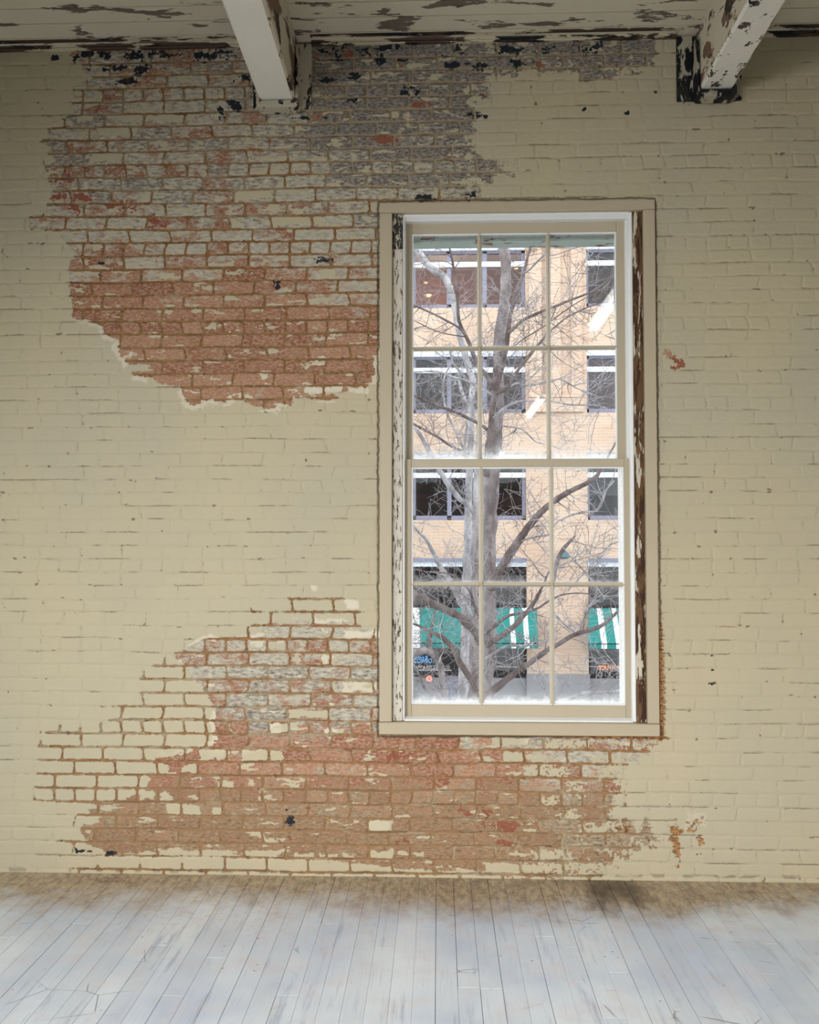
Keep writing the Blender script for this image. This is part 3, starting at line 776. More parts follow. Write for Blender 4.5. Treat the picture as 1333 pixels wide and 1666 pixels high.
def sash(name, outer, glassr, vm, hm, Y0, th, lab, haze):
    """outer, glassr = photograph rectangles at the sash front; vm / hm = muntin centres"""
    root = MB()
    ox0, oy0, ox1, oy1 = outer; gx0, gy0, gx1, gy1 = glassr
    P = lambda x, y: ray(x, y, Y0)
    cxm, cym = (gx0+gx1)/2, (gy0+gy1)/2
    xl, xr = P(ox0, cym).x, P(ox1, cym).x; zt, zb = P(cxm, oy0).z, P(cxm, oy1).z
    gl0, gr0 = P(gx0, cym).x, P(gx1, cym).x; gt0, gb0 = P(cxm, gy0).z, P(cxm, gy1).z
    g = MB()
    g.box(xl, gl0-.004, Y0, Y0+th, zb, zt, b=.002); g.box(gr0+.004, xr, Y0, Y0+th, zb, zt, b=.002)
    g.box(gl0-.0035, gr0+.0035, Y0+.0006, Y0+th, gt0+.004, zt, b=.002); g.box(gl0-.0035, gr0+.0035, Y0+.0006, Y0+th, zb, gb0-.004, b=.002)
    so = g.build(name, M['sash'], win, label=lab)
    xc = [gl0]+[P(v, cym).x for v in vm]+[gr0]
    zc = [gt0, P(cxm, hm).z, gb0]
    mw = .0115
    for v in vm:                     # T-shaped glazing bars: thin nose, wider back
        x = P(v, cym).x
        g = MB(); g.prism([(x-.0035, Y0+.002), (x+.0035, Y0+.002), (x+mw, Y0+.022), (x+mw, Y0+th-.004), (x-mw, Y0+th-.004), (x-mw, Y0+.022)], 2, gb0-.004, gt0+.004)
        mo_ = g.build('muntin', M['sash'], so); mo_.location = (0, 0, 0)
    z = zc[1]
    g = MB()
    for a_, b_ in zip(xc[:-1], xc[1:]):
        ea = 0 if a_ == xc[0] else mw*.95; eb = 0 if b_ == xc[-1] else mw*.95
        g.prism([(Y0+.003, z-.0035), (Y0+.003, z+.0035), (Y0+.022, z+mw), (Y0+th-.005, z+mw), (Y0+th-.005, z-mw), (Y0+.022, z-mw)], 0, a_+ea-.004, b_-eb+.004)
    mo_ = g.build('muntin', M['sash'], so); mo_.location = (0, 0, 0)
    # white putty bead round the opening
    g = MB(); w = .007; Yp = Y0+.004
    g.box(gl0-.004, gl0+w-.003, Yp, Y0+.02, gb0-.004, gt0+.004, b=.002); g.box(gr0-w+.003, gr0+.004, Yp, Y0+.02, gb0-.004, gt0+.004, b=.002)
    g.box(gl0, gr0, Yp+.0005, Y0+.02, gt0-w+.003, gt0+.004, b=.002); g.box(gl0, gr0, Yp+.0005, Y0+.02, gb0-.004, gb0+w-.003, b=.002)
    mo_ = g.build('glazing_bead', M['white'], so); mo_.location = (0, 0, 0)
    # panes, each its own sheet, very slightly out of true
    rr = random.Random(name)
    for i in range(3):
        for j in range(2):
            x0_, x1_ = xc[i]+(mw if i else .002), xc[i+1]-(mw if i < 2 else .002)
            z1_, z0_ = zc[j]-(mw if j else .002), zc[j+1]+(mw if j < 1 else .002)
            N = 34; Mz = 56
            gx, gz = np.meshgrid(np.linspace(x0_, x1_, N), np.linspace(z0_, z1_, Mz), indexing='ij')
            tx, tz = rr.uniform(-.0006, .0006), rr.uniform(-.0006, .0006)
            gy = Y0+.024 + (gx-x0_)*tx + (gz-z0_)*tz
            dl_, dr_, dt_, db_ = gx-x0_, x1_-gx, z1_-gz, gz-z0_
            hz = haze(i, j)
            gr = np.maximum.reduce([hz[0]*np.exp(-dl_/hz[4]), hz[1]*np.exp(-dr_/hz[4]), hz[2]*np.exp(-dt_/hz[4]), hz[3]*np.exp(-db_/hz[5])])
            vv = np.stack([gx, gy, gz], -1).reshape(-1, 3)
            fs = [(a*Mz+b, (a+1)*Mz+b, (a+1)*Mz+b+1, a*Mz+b+1) for a in range(N-1) for b in range(Mz-1)]
            me_ = bpy.data.meshes.new('glass_pane'); me_.from_pydata(vv.tolist(), [], fs)
            me_.materials.append(glass)
            me_.polygons.foreach_set('use_smooth', [True]*len(fs))
            at_ = me_.attributes.new('glow_haze', 'FLOAT', 'POINT'); at_.data.foreach_set('value', gr.ravel().astype(np.float32))
            po = bpy.data.objects.new('glass_pane', me_); COL.objects.link(po); po.parent = so
    return so
# whitish glow at the pane edges painted on as a film: strongest at the foot of each light
def haze_up(i, j):
    return (.38, .30, .42 if j == 0 else .30, (.30, .95)[j], .014, (.012, .045)[j])
def haze_lo(i, j):
    return (.45 if i == 0 else .35, .30 if i < 2 else .60, .35, (.45, .98)[j], .014 if i < 2 else .018, (.016, .030)[j])
sash('upper_sash', (660, 361, 1019, 760), (671.5, 379.5, 1003.5, 748), (781, 893.5), 565, .092, .034, 'upper sash, set back behind the lower one', haze_up)
sash('lower_sash', (657, 746.5, 1027, 1170), (670.5, 761, 1016, 1146), (783.5, 899), 951, .050, .036, 'lower sash, nearer the room', haze_lo)
# head board outside, weathered green paint
mint = mat_peel('weathered_green_head', (196, 212, 204), (150, 108, 84), (52, 58, 56), (.5, 1, 1.3), 12, .585, .43)
g = MB(); zt_ = ray(840, 340, .2).z
a0, a1 = ray(655, 400, .20), ray(1040, 400, .20)
g.box(a0.x, a1.x, .20, .30, ray(840, 393.5, .20).z, zt_+.25, b=.004)
g.build('outside_head_board', mint, win, label='pale green weathered head board outside the glass')
g = MB(); g.box(wl-.004, wr+.004, .30, .50, wb-.06, ray(840, 1180, .3).z-.03, b=.01)
g.build('outside_sill', M['white'], win)

# ------------------------------------------------------------------ fluorescent lights in the loft (they mirror in the panes)
tube_m = bpy.data.materials.new('fluorescent_tube'); tube_m.use_nodes = True
tb = tube_m.node_tree.nodes['Principled BSDF']; tb.inputs['Emission Color'].default_value = (1, .97, .92, 1); tb.inputs['Emission Strength'].default_value = 22
tz = CAM.z+2.5
for (ya, yb, lab) in ((-5.6, -3.2, 'nearest twin fluorescent light, hanging right of the camera'), (-12.9, -10.5, 'middle twin fluorescent light of the row'), (-22.0, -19.6, 'farthest twin fluorescent light, by the back wall')):
    e = empty('fluorescent_light', (1.84, (ya+yb)/2, tz), label=lab, cat='ceiling light', group='fluorescent lights mirrored in the window')
    g = MB(); g.prism([(1.84-.09, tz+.045), (1.84-.03, tz+.085), (1.84+.03, tz+.085), (1.84+.09, tz+.045), (1.84+.088, tz+.04), (1.84, tz+.065), (1.84-.088, tz+.04)], 1, ya, yb)
    g.build('reflector', M['steel'], e)
    for dx in (-.03, .03):
        g = MB(); g.tube([(1.84+dx, ya+.02, tz), (1.84+dx, yb-.02, tz)], [.019, .019], 10); g.build('tube', tube_m, e)
    for yy_ in (ya, yb-.02):
        g = MB(); g.box(1.84-.06, 1.84+.06, yy_, yy_+.02, tz-.02, tz+.06); g.build('end_cap', M['steel'], e)
    for yy_ in (ya+.4, yb-.4):
        g = MB(); g.tube([(1.84, yy_, tz+.08), (1.84, yy_, cz(yy_)+.01)], [.004, .004], 6); g.build('hanger', M['steel'], e)

# ================================================================== ACROSS THE STREET
YB_ = 22.4
def bx(px): return ray(px, 878, YB_).x
def bz(py): return ray(800, py, YB_).z
GZ = -5.7
bm_ = NT('buff_brick', .85, .2)
s_ = bm_.sep(); cmb = bm_.node('ShaderNodeCombineXYZ')
bm_.l.new(bm_.math('ADD', s_[0], s_[1]), cmb.inputs[0]); bm_.l.new(s_[2], cmb.inputs[1])
bt = bm_.node('ShaderNodeTexBrick'); bm_.l.new(cmb.outputs[0], bt.inputs['Vector'])
bt.inputs['Scale'].default_value = 1.0; bt.inputs['Brick Width'].default_value = .31; bt.inputs['Row Height'].default_value = .095
bt.inputs['Mortar Size'].default_value = .012; bt.inputs['Mortar Smooth'].default_value = .3
bt.inputs['Color1'].default_value = s2l((200, 170, 146)); bt.inputs['Color2'].default_value = s2l((208, 182, 158)); bt.inputs['Mortar'].default_value = s2l((204, 192, 178))
bm_.color(bm_.mix(bm_.ramp(bm_.noise(.5, 4), .4, .7, 0, .35), bt.outputs['Color'], s2l((186, 146, 122))))
M['buff'] = bm_.m
M['bframe'] = plain('grey_violet_window_frame', (132, 132, 152), .5, .4)
M['bwhite'] = plain('white_transom_bar', (236, 238, 242), .5, .4)
M['stone'] = plain('pale_stone_lintel', (222, 228, 234), .8, .2)
M['plinth'] = plain('grey_stone_plinth', (150, 148, 150), .8, .2)
M['room'] = plain('brown_room_interior', (176, 112, 84), .8, .2)
M['roomdark'] = plain('dark_shop_interior', (34, 30, 31), .8, .2)
M['green'] = plain('green_awning_canvas', (40, 132, 126), .8, .1)
M['stripe'] = plain('white_awning_stripe', (236, 240, 240), .8, .1)
M['asphalt'] = plain('asphalt', (96, 98, 102), .9, .2)
M['pave'] = plain('concrete_pavement', (164, 164, 162), .9, .2)
M['bglass'] = bpy.data.materials.new('street_window_glass'); M['bglass'].use_nodes = True
n_ = M['bglass'].node_tree; n_.nodes.remove(n_.nodes['Principled BSDF'])
a_ = n_.nodes.new('ShaderNodeBsdfTransparent'); a_.inputs[0].default_value = (.62, .64, .66, 1)
b_ = n_.nodes.new('ShaderNodeBsdfGlossy'); b_.inputs['Roughness'].default_value = .02
f_ = n_.nodes.new('ShaderNodeFresnel'); f_.inputs[0].default_value = 1.5
x_ = n_.nodes.new('ShaderNodeMixShader'); n_.links.new(f_.outputs[0], x_.inputs[0]); n_.links.new(a_.outputs[0], x_.inputs[1]); n_.links.new(b_.outputs[0], x_.inputs[2])
n_.links.new(x_.outputs[0], n_.nodes['Material Output'].inputs[0])
g = MB(); g.box(-60, 60, .42, 30, GZ-.5, GZ-.12); g.build('ground_street', M['asphalt'], kind='structure')
g = MB(); g.box(-60, 60, .42, 4.5, GZ-.12, GZ); g.box(-60, 60, 19.0, YB_+.1, GZ-.12, GZ); g.build('ground_pavement', M['pave'], kind='structure')
bld = empty('brick_building', (bx(907), YB_, GZ), label='buff brick building across the street with awnings and shop signs', cat='building')
PER = 285
sills = [500, 672, 846, 328]; tops = [393, 566, 738, 220]
g = MB(); top_z = bz(120)
bays = [672+PER*k for k in (-2, -1, 0, 1, 2)]
for x0 in bays:
    g.box(bx(x0+185), bx(x0+PER), YB_, YB_+.5, bz(1096), top_z)                       # pier
    levels = sorted([(bz(s), bz(t_)) for s, t_ in zip(sills, tops)])
    zlow = bz(908)
    for zs_, zt_ in levels:
        g.box(bx(x0), bx(x0+185), YB_+.003, YB_+.5, zlow, zs_); zlow = zt_
    g.box(bx(x0), bx(x0+185), YB_+.003, YB_+.5, zlow, top_z)
g.box(bx(bays[0]-100), bx(bays[0]), YB_, YB_+.5, bz(1096), top_z)
g.build('facade', M['buff'], bld)
for k, x0 in enumerate(bays[:-1]):                                                      # raised brick strips on the piers
    g = MB(); zz = bz(655)
    for a_, b_ in ((190, 211), (217, 242), (259, 277)):
        g.box(bx(x0+a_), bx(x0+b_), YB_-.10, YB_+.01, zz, top_z)
    g.box(bx(x0+192), bx(x0+279), YB_-.16, YB_+.01, bz(648), bz(643)); g.box(bx(x0+192), bx(x0+279), YB_-.12, YB_+.01, bz(671), bz(648))
    g.build('pilaster', M['buff'], bld)
    g = MB(); g.box(bx(x0+184), bx(x0+286), YB_-.06, YB_+.5, GZ, bz(1096)); g.build('plinth', M['plinth'], bld)
rg = random.Random(3)
lamps = []
for x0 in bays[1:4]:
    for fi, (s, tp) in enumerate(zip(sills, tops)):
        z0, z1 = bz(s), bz(tp); X0, X1 = bx(x0), bx(x0+185)
        fr_ = MB(); yF = YB_+.16
        lin = bz(tp+13)
        fr_.box(X0, X1, yF, yF+.12, z0, z0+.14)
        for a_, b_ in ((0, 4.5), (56, 63), (115, 122), (179, 185)):
            fr_.box(bx(x0+a_), bx(x0+b_), yF, yF+.12, z0+.001, lin)
        fr_.box(X0, X1, yF, yF+.12, lin-.07, lin)
        wo = fr_.build('window', M['bframe'], bld)
        l_ = MB(); l_.box(X0+.001, X1-.001, YB_+.04, yF+.15, lin, z1-.001); o = l_.build('lintel', M['stone'], wo)
        tbz = bz(tp+34)
        l_ = MB(); l_.box(X0, X1, yF-.03, yF+.10, tbz-.09, tbz+.07); o = l_.build('transom_bar', M['bwhite'], wo)
        l_ = MB(); l_.box(X0, X1, yF+.05, yF+.06, z0+.1, lin-.05); o = l_.build('pane', M['bglass'], wo)
        if (x0 == 957 and fi in (1, 2)) or (x0 == 387 and fi == 0):   # drawn blind
            l_ = MB(); zz0 = z0+.1 if fi == 1 else bz(806)
            l_.box(X0+.1, X1-.1, yF+.10, yF+.115, zz0, lin-.04)
            l_.build('blind', plain('roller_blind', (212, 168, 160) if fi == 1 else (176, 170, 164), .8), wo)
        r_ = MB()                                                    # the room behind the glass
        r_.box(X0-.3, X1+.3, YB_+3.5, YB_+3.6, z0-.9, z1+.2); r_.box(X0-.4, X0-.3, YB_+.5, YB_+3.6, z0-.9, z1+.2)
        r_.box(X1+.3, X1+.4, YB_+.5, YB_+3.6, z0-.9, z1+.2); r_.box(X0-.3, X1+.3, YB_+.5, YB_+3.6, z0-1.0, z0-.9)
        r_.build('room', M['room'] if fi != 2 else M['roomdark'], bld)
        r_ = MB(); r_.box(X0-.3, X1+.3, YB_+.5, YB_+3.6, z1+.2, z1+.3); r_.build('room_ceiling', M['stone'], bld)
    # shop front under the windows
    X0, X1 = bx(x0), bx(x0+185)
    s_ = MB(); s_.box(X0, X1, YB_-.05, YB_+.3, bz(914), bz(908)); s_.build('cornice', M['bframe'], bld)
    s_ = MB(); s_.box(X0, X1, YB_+.02, YB_+.3, bz(922), bz(914)); s_.build('fascia', M['stone'], bld)
    s_ = MB(); s_.box(X0, X1, YB_+.1, YB_+.25, bz(989), bz(985)); s_.box(X0, X1, YB_+.1, YB_+.25, bz(1101), bz(1094))
    for a_ in (0, 60, 120, 181): s_.box(bx(x0+a_), bx(x0+a_+4), YB_+.1, YB_+.25, bz(1100), bz(922))
    s_.build('shop_front_frame', M['roomdark'], bld)
    s_ = MB(); s_.box(X0, X1, YB_+.17, YB_+.18, bz(1094), bz(922)); s_.build('shop_glass', M['bglass'], bld)
    s_ = MB(); s_.box(X0, X1, YB_+.12, YB_+.4, GZ, bz(1104)); s_.build('stall_riser', M['plinth'], bld)
    s_ = MB(); s_.box(X0-.3, X1+.3, YB_+3.5, YB_+3.6, GZ, bz(915)); s_.box(X0-.3, X1+.3, YB_+.5, YB_+3.6, bz(915), bz(912)); s_.box(X0-.3, X1+.3, YB_+.5, YB_+3.6, GZ, bz(1104))
    s_.box(X0-.4, X0-.3, YB_+.5, YB_+3.6, GZ, bz(912)); s_.box(X1+.3, X1+.4, YB_+.5, YB_+3.6, GZ, bz(912))
    s_.build('shop_interior', M['roomdark'], bld)
    # awning: sloping canvas with white stripes
    aw = MB(); YT, YO = YB_-.02, YB_-1.15
    if x0 == 672: tops_ = [640, 671, 682, 828, 835, 849, 857, 873]; bots_ = [640, 672, 684, 832, 840, 854, 862, 876]
    elif x0 == 957: tops_ = [956, 970, 979, 993, 1001, 1070, 1079, 1142]; bots_ = [957, 979, 988, 1003, 1012, 1078, 1087, 1144]
    else: tops_ = [x0+v for v in (0, 15, 24, 90, 99, 150, 159, 185)]; bots_ = [x0+v for v in (0, 15, 24, 90, 99, 150, 159, 185)]
    ZT, ZO = bz(989), ray(800, 1046, YO).z
    for i in range(7):
        tx0, tx1 = bx(tops_[i]), bx(tops_[i+1]); ox0, ox1 = ray(bots_[i], 1040, YO).x, ray(bots_[i+1], 1040, YO).x
        mi = i % 2
        n0 = len(aw.v)
        aw.v += [(tx0, YT, ZT), (tx1, YT, ZT), (ox1, YO, ZO), (ox0, YO, ZO), (tx0, YT, ZT-.03), (tx1, YT, ZT-.03), (ox1, YO, ZO-.03), (ox0, YO, ZO-.03)]
        for q in ((0,1,2,3), (7,6,5,4), (0,4,5,1), (1,5,6,2), (2,6,7,3), (3,7,4,0)): aw.f.append(tuple(n0+i_ for i_ in q)); aw.mi.append(mi)
        aw.box(ox0, ox1, YO, YO+.02, ZO-.16, ZO, mi=mi)
    aw.build('awning', [M['green'], M['stripe']], bld)

def emis(name, rgb, s):
    m = bpy.data.materials.new(name); m.use_nodes = True
    b = m.node_tree.nodes['Principled BSDF']; b.inputs['Base Color'].default_value = s2l(rgb)
    b.inputs['Emission Color'].default_value = s2l(rgb); b.inputs['Emission Strength'].default_value = s
    return m
def text(txt, name, px0, px1, py0, py1, Y, mat, parent, lab=None, spacing=1.0):
    cu = bpy.data.curves.new(name, 'FONT'); cu.body = txt; cu.size = 1; cu.extrude = .03; cu.space_character = spacing
    o = bpy.data.objects.new(name+'_curve', cu); COL.objects.link(o)
    dg = bpy.context.evaluated_depsgraph_get(); dg.update()
    m = bpy.data.meshes.new_from_object(o.evaluated_get(dg)); m.name = name
    bpy.data.objects.remove(o); 
    vs = np.array([v.co[:] for v in m.vertices]); mn, mx_ = vs.min(0), vs.max(0)
    x0, x1 = ray(px0, py0, Y).x, ray(px1, py0, Y).x; z1, z0 = ray(px0, py0, Y).z, ray(px0, py1, Y).z
    for v in m.vertices:
        x, y, z = v.co
        v.co = (x0+(x-mn[0])/(mx_[0]-mn[0])*(x1-x0), Y - z*1.0, z0+(y-mn[1])/(mx_[1]-mn[1])*(z1-z0))
    m.materials.clear(); m.materials.append(mat)
    ob = bpy.data.objects.new(name, m); COL.objects.link(ob); ob.parent = parent; ob.location = -parent.location
    if lab: ob['label'] = lab
    return ob
blue = emis('blue_neon', (120, 190, 245), .75); orange = emis('orange_neon', (250, 150, 90), .9); signw = plain('white_sign_letters', (232, 232, 228), .5)
pinkm = emis('pink_neon', (250, 150, 140), .8)
YS = YB_+.06
g = MB(); p, q = ray(668, 1066, YS+.04), ray(745, 1095, YS+.04); g.box(p.x, q.x, YS+.03, YS+.10, q.z, p.z); g.build('sign_board', M['roomdark'], bld)
text("BALL'S", 'sign_letters', 675, 696, 1067, 1070.5, YS, blue, bld)
text('COWBOY', 'sign_letters', 673.5, 708, 1071.5, 1078.5, YS, blue, bld, 'blue lit letters')
text('APPARELL', 'sign_letters', 675, 709, 1083, 1088, YS, signw, bld, 'white letters', 1.05)
text('CO', 'sign_letters', 723.5, 732, 1083, 1088, YS, signw, bld, 'white letters', 1.05)
g = MB(); p, q = ray(676, 1089.6, YS), ray(735, 1091.2, YS); g.box(p.x, q.x, YS, YS+.03, q.z, p.z); g.build('sign_rule', signw, bld)
text('ENTRANCE', 'sign_letters', 803, 831, 1082.5, 1086, YS, signw, bld)
for a_, b_ in ((799, 801.5), (832, 848)):
    g = MB(); p, q = ray(a_, 1084, YS), ray(b_, 1085, YS); g.box(p.x, q.x, YS, YS+.03, q.z, p.z); g.build('sign_rule', signw, bld)
text('SOUTHWE', 'sign_letters', 974.5, 1014, 1082, 1089.5, YS, orange, bld, 'orange lit letters')
# round pink neon with a star, and the upright one beside it
g = MB(); c_ = ray(698.5, 1104, YS)
for rad in (.055, .085):
    g.tube([(c_.x+rad*math.cos(2*math.pi*k/20), YS-.01, c_.z+rad*math.sin(2*math.pi*k/20)) for k in range(21)], [.016]*21, 6)
g.tube([(c_.x+.03*math.cos(math.pi/2+k*4*math.pi/5), YS-.02, c_.z+.03*math.sin(math.pi/2+k*4*math.pi/5)) for k in range(6)], [.006]*6, 6)
g.build('round_neon', pinkm, bld)
g = MB(); c_ = ray(751, 1107.5, YS); g.box(c_.x-.016, c_.x+.016, YS-.03, YS, c_.z-.066, c_.z+.066); g.box(c_.x-.045, c_.x+.016, YS-.03, YS, c_.z-.066, c_.z-.04); g.build('upright_neon', pinkm, bld)
# shop doors and posts behind the tree
g = MB()
for a_ in (722, 733, 748, 757, 765):
    p, q = ray(a_, 1098, YS+.02), ray(a_+2.5, 1150, YS+.02); g.box(p.x, q.x, YS+.02, YS+.1, GZ, p.z)
g.build('door_post', M['plinth'], bld)
g = MB(); p, q = ray(724, 1100, YS+.05), ray(748, 1150, YS+.05); g.box(p.x, q.x, YS+.04, YS+.07, GZ, p.z); g.build('shop_door', M['bframe'], bld)
# teal wall lamp on the pier
g = MB(); c_ = ray(917, 903, YB_-.2); g.tube([(c_.x, YB_-.25, c_.z+.16), (c_.x, YB_-.25, c_.z+.08), (c_.x, YB_-.25, c_.z-.06), (c_.x, YB_-.25, c_.z-.12)], [.04, .13, .17, .10], 12); g.tube([(c_.x, YB_, c_.z+.1), (c_.x, YB_-.25, c_.z+.14)], [.02, .02], 6)
g.build('wall_lamp', plain('teal_lamp_metal', (84, 120, 130), .5), bld)
# warm pendant lamps in the room with the brown wall
warm = emis('warm_lamp_bowl', (255, 190, 120), 2.4)
for (px_, py_, rr_, lab) in ((696, 481, .10, 'lit bowl lamp seen through the top left pane of the window'), (693, 460, .06, 'smaller lit lamp above the bowl lamp, in the building opposite'), (840, 437, .05, 'round white lamp in the building opposite, behind the tree trunk')):
    c_ = ray(px_, py_, YB_+(1.6 if py_ != 460 else 2.6)); e = empty('pendant_lamp', (c_.x, c_.y, c_.z), label=lab, cat='lamp', group='lit lamps inside the building opposite')
    g = MB(); g.tube([c_+Vector((0, 0, rr_*.35)), c_+Vector((0, 0, 0)), c_-Vector((0, 0, rr_*.4)), c_-Vector((0, 0, rr_*.6))], [rr_*1.2, rr_*1.35, rr_*.8, rr_*.2], 14); g.build('lamp_bowl', warm, e, smooth=True)
    pl_ = bpy.data.lights.new('pendant_lamp_light', 'POINT'); pl_.energy = 90 if rr_ > .08 else 25; pl_.color = (1, .72, .5); pl_.shadow_soft_size = .15
    po_ = bpy.data.objects.new('pendant_lamp_light', pl_); COL.objects.link(po_); po_.location = (c_.x+.3, c_.y-.2, c_.z-rr_*2.5)
    g = MB(); g.tube([c_+Vector((0, 0, rr_*.3)), Vector((c_.x, c_.y, bz(393)+.2))], [.01, .01], 6); g.build('cord', M['roomdark'], e)

# ------------------------------------------------------------------ bare street trees
def bark(name, c1, c2, c3):
    t = NT(name, .85, .15)
    v = t.mapping((1, 1, .6)); a = t.noise(5, 6, .6, v); b = t.noise(28, 5, .65, v)
    c = t.mix(t.ramp(a, .35, .65), s2l(c1), s2l(c2))
    c = t.mix(t.ramp(b, .58, .70), c, s2l(c3))
    t.color(c); t.bump(b, .7, .02); return t.m
M['bark'] = bark('brown_grey_bark', (92, 78, 74), (132, 120, 118), (42, 34, 32))
M['bark_pale'] = bark('pale_grey_bark', (132, 128, 128), (182, 180, 182), (70, 64, 64))
M['bark_mid'] = bark('mottled_trunk_bark', (98, 88, 86), (152, 144, 144), (48, 40, 38))
M['twig'] = bark('twig_bark', (108, 92, 88), (152, 142, 142), (66, 54, 50))
def build_tree(YT, base, limbs, label, seed, mats, dens):
    rg = random.Random(seed)
    e = empty('bare_tree', (ray(base[0], 900, YT).x, YT, GZ), label=label, cat='tree')
    allp = []
    for li, (pts, dy, pale) in enumerate(limbs):
        P3 = []; Rr = []
        n = len(pts)
        # path through the traced points, leaning towards / away from us by dy metres along its length
        L = [0]
        for i in range(1, n): L.append(L[-1]+math.hypot(pts[i][0]-pts[i-1][0], pts[i][1]-pts[i-1][1]))
        for i, (px, py, w) in enumerate(pts):
            Y = YT + dy[0] + (dy[1]-dy[0])*(L[i]/max(L[-1], 1))
            p = ray(px, py, Y); D = Y-CAM.y
            P3.append(p); Rr.append(max(w*.5*D/F, .004))
        # subdivide (catmull-rom)
        Q = []; QR = []
        for i in range(n-1):
            p0, p1, p2, p3 = P3[max(i-1, 0)], P3[i], P3[i+1], P3[min(i+2, n-1)]
            for s in range(4):
                t_ = s/4
                q = 0.5*((2*p1)+(p2-p0)*t_+(2*p0-5*p1+4*p2-p3)*t_**2+(3*p1-p0-3*p2+p3)*t_**3)
                r = Rr[i]*(1-t_)+Rr[i+1]*t_
                q = q + Vector((rg.uniform(-1, 1), rg.uniform(-1, 1), rg.uniform(-1, 1)))*r*.12
                Q.append(q); QR.append(r*rg.uniform(.93, 1.08))
        Q.append(P3[-1]); QR.append(Rr[-1])
        g = MB(); g.tube(Q, QR, 10 if Rr[0] > .04 else 7)
        g.build('trunk' if li == 0 else 'branch', mats[2] if li == 0 else (mats[1] if pale else mats[0]), e, smooth=True)
        allp.append((Q, QR, pale))
    gs = [MB(), MB()]
    def twig(p, d, L, r, depth, k):
        n = max(4, int(L/.09)); pts = [p]; q = p.copy(); dd = d.normalized()
        bend = Vector((rg.uniform(-1, 1), rg.uniform(-1, 1), rg.uniform(-.4, 1)))*.22
        for i in range(n):
            dd = (dd + bend*.25 + Vector((rg.uniform(-1, 1), rg.uniform(-1, 1), rg.uniform(-1, 1)))*.22).normalized()
            q = q + dd*(L/n); pts.append(q.copy())
        rad = [max(r*(1-.75*i/n), .0028) for i in range(n+1)]
        gs[k].tube(pts, rad, 4, cap=False)
        if depth > 0:
            for _ in range(rg.randint(2, 4)):
                i = rg.randint(1, n-1)
                t_ = (pts[i+1]-pts[i]).normalized()
                s = Vector((rg.uniform(-1, 1), rg.uniform(-1, 1), rg.uniform(-1, 1)))
                s = (s-t_*s.dot(t_)).normalized()
                twig(pts[i], t_*.75+s, L*rg.uniform(.35, .65), rad[i]*.75, depth-1, k)
    for li, (Q, QR, pale) in enumerate(allp):
        Ltot = sum((Q[i+1]-Q[i]).length for i in range(len(Q)-1))
        m = int(Ltot*dens*(0.25 if QR[0] > .10 else 1))
        for _ in range(m):
            i = rg.randint(1, len(Q)-2)
            t_ = (Q[i+1]-Q[i]).normalized()
            s = Vector((rg.uniform(-1, 1), rg.uniform(-.7, .7), rg.uniform(-.6, 1))); s = (s-t_*s.dot(t_)).normalized()
            twig(Q[i], t_*.5+s, rg.uniform(.35, 1.15), rg.uniform(.0042, .0095), 2, 1 if (pale or rg.random() < .28) else 0)
    if gs[0].v: gs[0].build('twigs', M['twig'], e, smooth=True, kind='stuff')
    if gs[1].v: gs[1].build('twigs', M['bark_pale'], e, smooth=True, kind='stuff', label='pale twigs')
    return e
